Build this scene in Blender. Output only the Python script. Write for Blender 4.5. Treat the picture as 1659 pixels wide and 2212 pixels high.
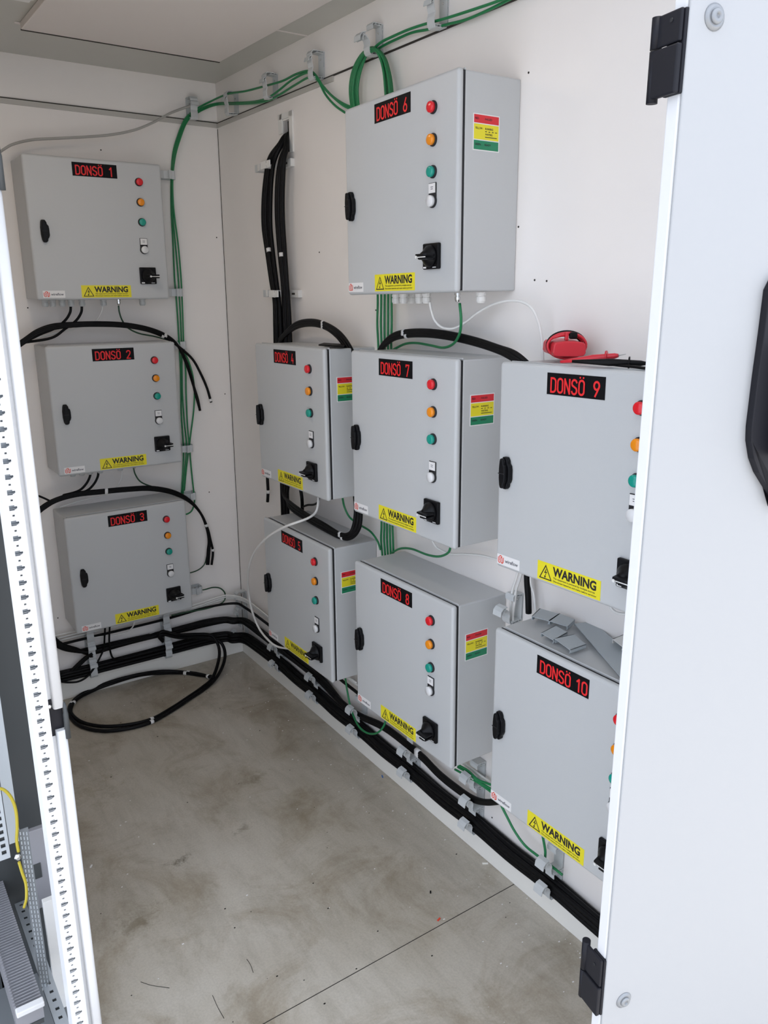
import bpy, bmesh, math, random
from mathutils import Vector, Matrix, Quaternion
random.seed(7)
for o in list(bpy.data.objects): bpy.data.objects.remove(o)
S = bpy.context.scene; C = S.collection
# ---------------------------------------------------------------- camera
CX, CY, CZ = -1.51660371, -3.38848645, 1.73220658
FPX, PX0, PY0 = 1729.4846, 820.97, 1110.63
RR = ((8.22855285e-01, -5.68250589e-01, -6.70099302e-04),
      (-1.54917525e-01, -2.23193452e-01, -9.62385185e-01),
      (5.46726386e-01, 7.92007545e-01, -2.71687886e-01))
cam = bpy.data.cameras.new('camera'); co = bpy.data.objects.new('camera', cam); C.objects.link(co)
cam.sensor_fit = 'VERTICAL'; cam.sensor_height = 32.0; cam.lens = FPX / 2212 * 32.0
cam.shift_x = (829.5 - PX0) / 2212; cam.shift_y = (PY0 - 1106) / 2212
cam.clip_start = .05; cam.clip_end = 200
m = Matrix.Identity(4)
for i in range(3):
    m[i][0] = RR[0][i]; m[i][1] = -RR[1][i]; m[i][2] = -RR[2][i]
m[0][3], m[1][3], m[2][3] = CX, CY, CZ
co.matrix_world = m; S.camera = co
# ---------------------------------------------------------------- world, light, exposure
S.view_settings.view_transform = 'Standard'; S.view_settings.look = 'None'
S.view_settings.gamma = 1; S.view_settings.use_curve_mapping = False
S.view_settings.exposure = 0.0
W = bpy.data.worlds.new('sky'); S.world = W; W.use_nodes = True
wn = W.node_tree.nodes; wl = W.node_tree.links
bg = wn['Background']
tc = wn.new('ShaderNodeTexCoord'); sp = wn.new('ShaderNodeSeparateXYZ'); cr = wn.new('ShaderNodeValToRGB')
wl.new(tc.outputs['Generated'], sp.inputs[0]); wl.new(sp.outputs['Z'], cr.inputs[0]); wl.new(cr.outputs[0], bg.inputs[0])
cr.color_ramp.elements[0].position = 0.05; cr.color_ramp.elements[0].color = (.70, .79, .96, 1)
cr.color_ramp.elements[1].position = 0.65; cr.color_ramp.elements[1].color = (.98, 1.06, 1.22, 1)
SKY = 2.1
bg.inputs[1].default_value = SKY
FILL = 2.3        # watts of the fill light added below the ceiling fixture further down
sun = bpy.data.lights.new('sun', 'SUN'); so = bpy.data.objects.new('sun', sun); C.objects.link(so)
sun.energy = 6.0; sun.angle = math.radians(3); sun.color = (1, .96, .90)
so.rotation_euler = (math.radians(-9), 0, 0)

# ---------------------------------------------------------------- wall frames: x along wall, y into wall, z up
WA = .0121991569
ML = Matrix.Identity(4)
MR = Matrix.Rotation(math.radians(-90) - WA, 4, 'Z')
def ray(px, py):
    a = (px - PX0) / FPX; b = (py - PY0) / FPX
    return Vector([a * RR[0][i] + b * RR[1][i] + RR[2][i] for i in range(3)])
def at(w, px, py, off=0.0):
    """point seen at a place of the photo, lying 'off' metres out of wall w (or above the floor for 'F')"""
    v = ray(px, py); c = Vector((CX, CY, CZ))
    if w == 'L': t = (-off - CY) / v.y
    elif w == 'R': t = (-off - (CX - WA * CY)) / (v.x - WA * v.y)
    elif w == 'F': t = (off - CZ) / v.z
    else: t = (w - CY) / v.y            # plane y = w
    return c + v * t
def wR(h, off, z): return MR @ Vector((h, -off, z))
def wL(x, off, z): return Vector((x, -off, z))

# ---------------------------------------------------------------- materials
def mat(name, col, rough=.5, metal=0, spec=.5, bump=None, var=None, coat=0):
    M = bpy.data.materials.new(name); M.use_nodes = True
    n = M.node_tree.nodes; l = M.node_tree.links; b = n['Principled BSDF']
    b.inputs['Base Color'].default_value = (*col, 1); b.inputs['Roughness'].default_value = rough
    b.inputs['Metallic'].default_value = metal; b.inputs['Specular IOR Level'].default_value = spec
    if coat: b.inputs['Coat Weight'].default_value = coat
    if bump or var: t = n.new('ShaderNodeTexCoord')
    if bump:
        nz = n.new('ShaderNodeTexNoise'); nz.inputs['Scale'].default_value = bump[0]; nz.inputs['Detail'].default_value = 3
        bp = n.new('ShaderNodeBump'); bp.inputs['Strength'].default_value = bump[1]; bp.inputs['Distance'].default_value = bump[2]
        l.new(t.outputs['Object'], nz.inputs['Vector']); l.new(nz.outputs['Fac'], bp.inputs['Height']); l.new(bp.outputs[0], b.inputs['Normal'])
    if var:
        nv = n.new('ShaderNodeTexNoise'); nv.inputs['Scale'].default_value = var[0]; nv.inputs['Detail'].default_value = 5
        r = n.new('ShaderNodeValToRGB'); e = r.color_ramp.elements
        e[0].position = .3; e[1].position = .7
        e[0].color = (*[c * (1 - var[1]) for c in col], 1); e[1].color = (*[min(1, c * (1 + var[1])) for c in col], 1)
        l.new(t.outputs['Object'], nv.inputs['Vector']); l.new(nv.outputs['Fac'], r.inputs[0]); l.new(r.outputs[0], b.inputs['Base Color'])
    return M
M = {}
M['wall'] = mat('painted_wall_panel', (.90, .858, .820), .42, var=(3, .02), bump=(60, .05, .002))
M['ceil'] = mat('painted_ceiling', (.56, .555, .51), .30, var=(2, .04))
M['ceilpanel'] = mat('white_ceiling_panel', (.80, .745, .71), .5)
M['dark'] = mat('dark_gap', (.03, .025, .02), .8)
M['base'] = mat('cream_skirting', (.88, .86, .80), .4, bump=(40, .05, .002))
M['encl'] = mat('grey_powder_coat', (.525, .535, .535), .36, bump=(900, .35, .0006), spec=.5)
M['gasket'] = mat('black_gasket', (.012, .012, .014), .7)
M['black'] = mat('black_plastic', (.004, .004, .005), .42, spec=.2)
M['blackmat'] = mat('black_label', (.003, .003, .004), .5, spec=.15)
M['cableblack'] = mat('black_cable_sheath', (.003, .003, .0035), .5, spec=.18)
M['green'] = mat('green_cable_sheath', (.012, .20, .065), .38)
M['dkgreen'] = mat('dark_green_cable_sheath', (.02, .07, .035), .4)
M['white'] = mat('white_cable_sheath', (.80, .79, .76), .4)
M['greycab'] = mat('grey_cable_sheath', (.42, .41, .385), .45)
M['clip'] = mat('light_grey_plastic', (.58, .60, .60), .40)
M['clip2'] = mat('white_plastic_clamp', (.78, .77, .74), .4)
M['steel'] = mat('bright_steel', (.75, .75, .74), .22, metal=1)
M['zinc'] = mat('zinc_steel', (.55, .55, .56), .35, metal=1)
M['red'] = mat('red_lens', (.72, .008, .018), .22, coat=.3)
M['amber'] = mat('amber_lens', (.85, .27, .004), .22, coat=.3)
M['teal'] = mat('green_lens', (.0, .30, .23), .22, coat=.3)
M['btn'] = mat('white_push_button', (.74, .74, .74), .25, coat=.3)
M['ink_red'] = mat('red_lettering', (.78, .015, .018), .5)
M['ink_blk'] = mat('black_lettering', (.012, .010, .014), .5)
M['ink_wht'] = mat('white_print', (.8, .8, .8), .5)
M['ink_org'] = mat('orange_print', (.75, .07, .03), .5)
M['ink_gry'] = mat('grey_print', (.10, .10, .12), .5)
M['yellow'] = mat('yellow_sticker', (.80, .70, .02), .42)
M['paper'] = mat('white_sticker', (.80, .79, .78), .42)
M['st_red'] = mat('red_sticker_field', (.68, .02, .03), .42)
M['st_grn'] = mat('green_sticker_field', (.01, .22, .10), .42)
M['tie'] = mat('white_marker_tape', (.78, .77, .75), .5)
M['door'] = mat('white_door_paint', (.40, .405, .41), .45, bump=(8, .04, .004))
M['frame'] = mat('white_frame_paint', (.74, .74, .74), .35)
M['rack'] = mat('grey_rack_steel', (.20, .215, .225), .4)
M['rackdark'] = mat('dark_grey_panel', (.055, .06, .062), .5)
M['rail'] = mat('pale_rail_steel', (.50, .54, .57), .35, metal=.2)
M['duct'] = mat('grey_ribbed_duct', (.30, .30, .32), .4)
M['hingeblack'] = mat('black_hinge', (.010, .010, .014), .5, spec=.25)
M['dmmred'] = mat('red_meter_housing', (.62, .025, .04), .38)
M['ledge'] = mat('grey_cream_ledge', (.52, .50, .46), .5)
M['yg'] = mat('yellow_wire', (.50, .40, .03), .4)
M['bluebit'] = mat('blue_sheath', (.03, .12, .35), .5)
M['cover'] = mat('grey_duct_cover', (.42, .46, .48), .42)
M['bolt'] = mat('dull_bolt_metal', (.30, .31, .32), .45, metal=.5)

def floor_mat():
    Mt = bpy.data.materials.new('stained_floor'); Mt.use_nodes = True
    n = Mt.node_tree.nodes; l = Mt.node_tree.links; b = n['Principled BSDF']
    t = n.new('ShaderNodeTexCoord')
    def noise(scale, det, rgh=.6, dist=0, sc=None):
        z = n.new('ShaderNodeTexNoise'); z.inputs['Scale'].default_value = scale; z.inputs['Detail'].default_value = det
        z.inputs['Roughness'].default_value = rgh; z.inputs['Distortion'].default_value = dist
        if sc:
            mp = n.new('ShaderNodeMapping'); mp.inputs['Scale'].default_value = sc; mp.inputs['Rotation'].default_value = (0, 0, .5)
            l.new(t.outputs['Object'], mp.inputs[0]); l.new(mp.outputs[0], z.inputs['Vector'])
        else: l.new(t.outputs['Object'], z.inputs['Vector'])
        return z
    def ramp(src, a, b_, c0, c1):
        r = n.new('ShaderNodeValToRGB'); e = r.color_ramp.elements
        e[0].position = a; e[1].position = b_; e[0].color = (*c0, 1); e[1].color = (*c1, 1)
        l.new(src, r.inputs[0]); return r
    def mul(a, c, f=1):
        x = n.new('ShaderNodeMixRGB'); x.blend_type = 'MULTIPLY'; x.inputs[0].default_value = f
        l.new(a, x.inputs[1]); l.new(c, x.inputs[2]); return x
    base = ramp(noise(1.6, 6).outputs['Fac'], .3, .72, (.42, .375, .30), (.60, .56, .49))
    st = ramp(noise(3.4, 8, .7, .6).outputs['Fac'], .36, .52, (.74, .70, .64), (1, 1, 1))
    scr = ramp(noise(14, 8, .75, .3, (1, .25, 1)).outputs['Fac'], .38, .55, (.86, .855, .84), (1, 1, 1))
    fine = ramp(noise(160, 4, .7).outputs['Fac'], .3, .6, (.86, .86, .86), (1.0, 1.0, 1.0))
    x = mul(mul(mul(base.outputs[0], st.outputs[0]).outputs[0], scr.outputs[0]).outputs[0], fine.outputs[0])
    zs = noise(22, 8, .8, .8)
    for (sx_, sy_, sc_, rot_, dk_) in ((-.842, -1.286, (3.6, 9, 1), .25, .42), (-.60, -1.25, (5, 12, 1), .3, .62), (-.45, -1.02, (3, 7, 1), .3, .72), (-1.02, -1.45, (2.6, 4, 1), .3, .70), (-.95, -.75, (1.6, 1.8, 1), .1, .82)):
        mp = n.new('ShaderNodeMapping'); mp.vector_type = 'TEXTURE'; mp.inputs['Location'].default_value = (sx_, sy_, 0); mp.inputs['Rotation'].default_value = (0, 0, rot_); mp.inputs['Scale'].default_value = (1 / sc_[0], 1 / sc_[1], 1)
        l.new(t.outputs['Object'], mp.inputs[0]); ln = n.new('ShaderNodeVectorMath'); ln.operation = 'LENGTH'; l.new(mp.outputs[0], ln.inputs[0])
        ad = n.new('ShaderNodeMath'); ad.operation = 'MULTIPLY_ADD'; l.new(zs.outputs['Fac'], ad.inputs[0]); ad.inputs[1].default_value = 1.6; l.new(ln.outputs['Value'], ad.inputs[2])
        x = mul(x.outputs[0], ramp(ad.outputs[0], .75, 1.55, (dk_, dk_ * .97, dk_ * .9), (1, 1, 1)).outputs[0])
    l.new(x.outputs[0], b.inputs['Base Color'])
    rr = ramp(noise(5, 6).outputs['Fac'], .3, .7, (.34,) * 3, (.52,) * 3); l.new(rr.outputs[0], b.inputs['Roughness'])
    return Mt
M['floor'] = floor_mat()
M['ground'] = mat('pale_outdoor_ground', (.48, .455, .42), .9, var=(2, .1))

# ---------------------------------------------------------------- mesh builder
class MB:
    def __init__(s): s.v = []; s.f = []; s.sm = []; s.mi = []; s.cur = 0
    def add(s, vs, fs, smooth=False):
        b = len(s.v); s.v += [tuple(v) for v in vs]
        for f in fs: s.f.append([b + i for i in f]); s.sm.append(smooth); s.mi.append(s.cur)
        return s
    def box(s, x0, x1, y0, y1, z0, z1):
        x0, x1 = sorted((x0, x1)); y0, y1 = sorted((y0, y1)); z0, z1 = sorted((z0, z1))
        return s.add([(x0, y0, z0), (x1, y0, z0), (x1, y1, z0), (x0, y1, z0), (x0, y0, z1), (x1, y0, z1), (x1, y1, z1), (x0, y1, z1)],
              [(0, 3, 2, 1), (4, 5, 6, 7), (0, 1, 5, 4), (1, 2, 6, 5), (2, 3, 7, 6), (3, 0, 4, 7)])
    def prism(s, pts, fn, a, b, smooth=False):
        """pts = closed 2D outline, fn(u,v,t)->xyz, extruded from t=a to t=b"""
        n = len(pts)
        s.add([fn(u, v, a) for u, v in pts] + [fn(u, v, b) for u, v in pts],
              [list(range(n))[::-1], list(range(n, 2 * n))])
        s.add([fn(u, v, a) for u, v in pts] + [fn(u, v, b) for u, v in pts],
              [(i, (i + 1) % n, n + (i + 1) % n, n + i) for i in range(n)], smooth)
        return s
    def lathe(s, prof, mtx, n=24, smooth=True):
        """prof list of (r, t): axis +t = local z of mtx"""
        vs = []; fs = []
        for r, t in prof:
            for k in range(n):
                a = 2 * math.pi * k / n; vs.append(mtx @ Vector((r * math.cos(a), r * math.sin(a), t)))
        for j in range(len(prof) - 1):
            for k in range(n): fs.append((j * n + k, j * n + (k + 1) % n, (j + 1) * n + (k + 1) % n, (j + 1) * n + k))
        s.add(vs, fs, smooth)
        s.add(vs[:n], [list(range(n))[::-1]]); s.add(vs[-n:], [list(range(n))])
        return s
    def tube(s, pts, r, n=8, cap=True, flat=None):
        pts = [Vector(p) for p in pts]; q = [pts[0]]
        for p in pts[1:]:
            if (p - q[-1]).length > 1e-5: q.append(p)
        pts = q; N = len(pts)
        tan = [(pts[min(i + 1, N - 1)] - pts[max(i - 1, 0)]).normalized() for i in range(N)]
        up = Vector((0, 0, 1)) if abs(tan[0].z) < .9 else Vector((1, 0, 0))
        nn = (up - tan[0] * up.dot(tan[0])).normalized(); vs = []
        for i in range(N):
            if i: nn = (nn - tan[i] * nn.dot(tan[i])).normalized()
            bb = tan[i].cross(nn)
            ri = r[i] if isinstance(r, (list, tuple)) else r
            for k in range(n):
                a = 2 * math.pi * k / n; vs.append(pts[i] + (nn * math.cos(a) + bb * math.sin(a)) * ri)
        fs = [(i * n + k, i * n + (k + 1) % n, (i + 1) * n + (k + 1) % n, (i + 1) * n + k) for i in range(N - 1) for k in range(n)]
        s.add(vs, fs, True)
        if cap: s.add(vs[:n], [list(range(n))[::-1]]); s.add(vs[-n:], [list(range(n))])
        return s
    def thick(s, pl, th, fn, a, b):
        """open 2D polyline given thickness and extruded: strip profile"""
        n = len(pl); L = []; Rr = []
        for i, (u, v) in enumerate(pl):
            p = pl[max(i - 1, 0)]; q = pl[min(i + 1, n - 1)]
            dx, dy = q[0] - p[0], q[1] - p[1]; d = math.hypot(dx, dy) or 1
            nx, ny = -dy / d * th / 2, dx / d * th / 2
            L.append((u + nx, v + ny)); Rr.append((u - nx, v - ny))
        for i in range(n - 1):
            s.prism([L[i], L[i + 1], Rr[i + 1], Rr[i]], fn, a, b)
        return s
    def build(s, name, mtl, parent=None, bevel=0, seg=2, mats=None):
        me = bpy.data.meshes.new(name); me.from_pydata(s.v, [], s.f); me.update()
        me.polygons.foreach_set('use_smooth', s.sm)
        if mats:
            for k in mats: me.materials.append(M[k])
            me.polygons.foreach_set('material_index', s.mi)
        else: me.materials.append(M[mtl])
        bm = bmesh.new(); bm.from_mesh(me)
        bmesh.ops.remove_doubles(bm, verts=bm.verts, dist=1e-6)
        bmesh.ops.recalc_face_normals(bm, faces=bm.faces); bm.to_mesh(me); bm.free()
        o = bpy.data.objects.new(name, me); C.objects.link(o)
        if parent: o.parent = parent
        if bevel:
            md = o.modifiers.new('bevel', 'BEVEL'); md.width = bevel; md.segments = seg; md.limit_method = 'ANGLE'; md.angle_limit = math.radians(40)
            md.harden_normals = False
        return o
def tag(o, label, cat, group=None, kind=None):
    if label: o['label'] = label
    if cat: o['category'] = cat
    if group: o['group'] = group
    if kind: o['kind'] = kind
    return o
def thing(name, label, cat, mtx=None, group=None):
    o = bpy.data.objects.new(name, None); C.objects.link(o); o.empty_display_size = .05
    if mtx is not None: o.matrix_world = mtx
    return tag(o, label, cat, group)
def struct(o): o['kind'] = 'structure'; return o
def T(x, y, z): return Matrix.Translation((x, y, z))
def copy_tree(o, parent=None):
    c = o.copy(); C.objects.link(c)
    if parent is not None:
        c.parent = parent; c.matrix_parent_inverse = o.matrix_parent_inverse.copy()
    for ch in list(KIDS.get(o.name, [])): copy_tree(ch, c)
    return c
KIDS = {}
def index_kids():
    KIDS.clear()
    for o in bpy.data.objects:
        if o.parent: KIDS.setdefault(o.parent.name, []).append(o)
def smooth_path(pts, per=6):
    """Catmull-Rom through points"""
    P = [Vector(p) for p in pts]
    if len(P) < 3: return P
    P = [P[0] * 2 - P[1]] + P + [P[-1] * 2 - P[-2]]; out = []
    for i in range(1, len(P) - 2):
        p0, p1, p2, p3 = P[i - 1:i + 3]
        for k in range(per):
            t = k / per
            out.append(.5 * ((2 * p1) + (-p0 + p2) * t + (2 * p0 - 5 * p1 + 4 * p2 - p3) * t * t + (-p0 + 3 * p1 - 3 * p2 + p3) * t ** 3))
    out.append(P[-2]); return out
def text_mb(mb, s, size, fn, x0, z0, bold=.0, sx=1.0, width=None, t0=0.0, t1=.0002):
    """flat lettering: font outline filled, laid with fn(u,v,t)"""
    cu = bpy.data.curves.new('tmp_text', 'FONT'); cu.body = s; cu.size = size; cu.offset = bold; cu.fill_mode = 'FRONT'
    cu.resolution_u = 3
    ob = bpy.data.objects.new('tmp_text', cu); C.objects.link(ob)
    dg = bpy.context.evaluated_depsgraph_get(); me = bpy.data.meshes.new_from_object(ob.evaluated_get(dg))
    xs = [v.co.x for v in me.vertices]
    if width and xs: sx = width / (max(xs) - min(xs))
    ox = min(xs) if xs else 0
    mb.add([fn(x0 + (v.co.x - ox) * sx, z0 + v.co.y, t1) for v in me.vertices], [list(p.vertices) for p in me.polygons])
    bpy.data.objects.remove(ob); bpy.data.curves.remove(cu); bpy.data.meshes.remove(me)
# condensed plate lettering drawn with strokes (unit height 1, unit width .46)
def arc(cx, cy, rx, ry, a0, a1, n=6):
    return [(cx + rx * math.cos(math.radians(a0 + (a1 - a0) * i / n)), cy + ry * math.sin(math.radians(a0 + (a1 - a0) * i / n))) for i in range(n + 1)]
w_ = .46; r_ = .23
ringO = arc(r_, 1 - r_, r_, r_, 180, 0, 8) + arc(r_, r_, r_, r_, 0, -180, 8) + [(0, 1 - r_)]
GL = {
 'D': [[(0, 0), (0, 1), (.2, 1)] + arc(.2, .74, .26, .26, 90, 0) + arc(.2, .26, .26, .26, 0, -90) + [(0, 0)]],
 'O': [ringO], '0': [ringO],
 'N': [[(0, 0), (0, 1)], [(0, 1), (.46, 0)], [(.46, 0), (.46, 1)]],
 'S': [arc(r_, .76, r_, .24, 20, 90, 3) + arc(r_, .76, r_, .24, 90, 200, 6) + [(.06, .60), (.40, .42)] + arc(r_, .24, r_, .24, 30, -160, 9)],
 '1': [[(.06, .80), (.26, 1), (.26, 0)]],
 '2': [arc(r_, .77, r_, .23, 170, -20, 9) + [(.40, .55), (0, .0), (.46, 0)]],
 '3': [arc(r_, .77, r_, .23, 160, -70, 9) + [(.16, .54)], [(.16, .54)] + arc(r_, .27, r_, .27, 70, -160, 9)],
 '4': [[(.24, 1), (0, .28), (.46, .28)], [(.34, .52), (.34, 0)]],
 '5': [[(.42, 1), (.04, 1), (.02, .56)] + arc(r_, .30, r_, .30, 120, -150, 10)],
 '6': [[(.34, 1), (.04, .42)] + arc(r_, .27, r_, .27, 160, -200, 14)],
 '7': [[(0, .86), (0, 1), (.46, 1), (.14, 0)]],
 '8': [arc(r_, .76, .20, .24, 0, 360, 14), arc(r_, .27, r_, .27, 0, 360, 14)],
 '9': [[(.12, 0), (.42, .58)] + arc(r_, .73, r_, .27, -20, 340, 14)],
}
def strokes(mb, s, x0, z0, hgt, adv, th, fn, t0):
    x = x0; t = t0
    for ch in s:
        key = 'O' if ch == 'Ö' else ch
        if ch == ' ': x += adv * hgt; continue
        for pl in GL[key]:
            q = [(x + u * hgt, z0 + v * hgt) for u, v in pl]
            for i in range(len(q) - 1):
                (a, b), (c, d) = q[i], q[i + 1]; L = math.hypot(c - a, d - b) or 1; t += 1.5e-5
                ex, ey = (c - a) / L * th * .42, (d - b) / L * th * .42; nx, ny = -(d - b) / L * th / 2, (c - a) / L * th / 2
                mb.add([fn(a - ex + nx, b - ey + ny, t), fn(c + ex + nx, d + ey + ny, t), fn(c + ex - nx, d + ey - ny, t), fn(a - ex - nx, b - ey - ny, t)], [(0, 1, 2, 3)])
        if ch == 'Ö':
            for dx in (.08, .38):
                u = x + dx * hgt; v = z0 + 1.20 * hgt; k = .065 * hgt
                mb.add([fn(u - k, v - k, t), fn(u + k, v - k, t), fn(u + k, v + k, t), fn(u - k, v + k, t)], [(0, 1, 2, 3)])
        x += adv * hgt

# ================================================================ SETTING
ZC = 2.542; YF = -2.60; XL = -1.36
# floor
o = MB().box(XL - .45, .0, YF + .0, .0, -.06, 0).build('floor', 'floor'); struct(o)
s_ = MB().box(-1.3, -.02, -1.9545, -1.9525, 0, .0006).build('floor_seam', 'dark', o)
# back wall (in the photo on the left)
o = MB().box(XL - .45, .06, 0, .08, -.06, ZC).build('wall_back', 'wall'); struct(o); WB = o
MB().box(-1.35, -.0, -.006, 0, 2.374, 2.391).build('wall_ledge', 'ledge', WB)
MB().box(-1.35, -.0, -.0065, 0, 2.391, 2.3945).build('wall_joint', 'dark', WB)
MB().box(-.1, -.0975, -.0012, 0, 2.392, 2.44).build('wall_joint', 'dark', WB)
mb = MB()
for q in ((218, 324), (468, 513), (452, 1063), (486, 851), (60, 665), (125, 1335), (216, 1472), (216, 1489), (301, 1477)):
    p = at('L', *q); mb.lathe([(.0028, 0), (.0022, .0012)], T(*p) @ Matrix.Rotation(math.radians(90), 4, 'X'), 8)
mb.build('screw_hole', 'dark', WB)
# right wall with the cable port opening (h .585-.640, z 2.235-2.315)
mb = MB(); H0, H1, Z0, Z1 = .592, .642, 2.205, 2.312
mb.box(-.0, H0, 0, .016, -.06, ZC); mb.box(H1, 2.72, 0, .016, -.06, ZC); mb.box(H0, H1, 0, .016, -.06, Z0); mb.box(H0, H1, 0, .016, Z1, ZC)
o = mb.build('wall_right', 'wall'); o.matrix_world = MR; struct(o); WR = o
def onR(mb, name, m_, bevel=0):
    x = mb.build(name, m_, WR, bevel); return x
onR(MB().box(H0 - .02, H1 + .02, .0175, .2, Z0 - .02, Z1 + .02), 'port_recess', 'dark')
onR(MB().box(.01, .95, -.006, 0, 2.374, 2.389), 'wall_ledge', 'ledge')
onR(MB().box(.01, 2.70, -.0062, 0, 2.389, 2.3925), 'wall_joint', 'dark')
onR(MB().box(.001, .0035, -.0015, 0, .11, 2.37), 'corner_gap', 'dark')
mb = MB()
for q in ((1142, 157), (1181, 607), (1120, 490), (1155, 605), (812, 670), (955, 1708), (1063, 1766), (700, 1543), (690, 545)):
    p = MR.inverted() @ at('R', *q); mb.lathe([(.0028, 0), (.0022, .0012)], T(*p) @ Matrix.Rotation(math.radians(90), 4, 'X'), 8)
onR(mb, 'screw_hole', 'dark')
# ceiling
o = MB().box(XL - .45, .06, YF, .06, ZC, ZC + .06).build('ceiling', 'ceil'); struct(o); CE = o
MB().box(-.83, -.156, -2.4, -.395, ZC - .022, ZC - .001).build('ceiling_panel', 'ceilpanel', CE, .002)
MB().box(-.83, -.156, -.399, -.3935, ZC - .024, ZC - .020).build('panel_joint', 'dark', CE)
MB().box(-.845, -.145, -.3925, -.386, ZC - .006, ZC - .001).build('panel_lip', 'ceilpanel', CE)
MB().box(-.15, .0, -.783, -.778, ZC - .0025, ZC).build('ceiling_joint', 'ceilpanel', CE)
# skirting
o = MB().box(-1.35, -.0, -.012, 0, 0, .082).build('baseboard_left', 'base', None, .002); struct(o)
MB().box(-1.35, -.0, -.020, 0, .076, .086).build('top_lip', 'base', o, .002)
o = MB().box(.012, 2.70, -.012, 0, 0, .086).build('baseboard_right', 'base', None, .002); o.matrix_world = MR; struct(o)
MB().box(.012, 2.70, -.020, 0, .080, .090).build('top_lip', 'base', o, .002)
# far left partition behind the rack, never in clear view but closing the room
o = MB().box(XL - .02, XL + .0, -1.5, .0, 0, ZC).build('wall_left', 'wall'); struct(o)
# ground outside
o = MB().box(-14, 12, -16, YF, -.30, -.12).build('ground', 'ground'); struct(o)
# container sill and lintel
o = MB().box(XL - .45, .05, YF - .02, YF, -.12, -.002).build('trim_1', 'frame'); struct(o)

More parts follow.
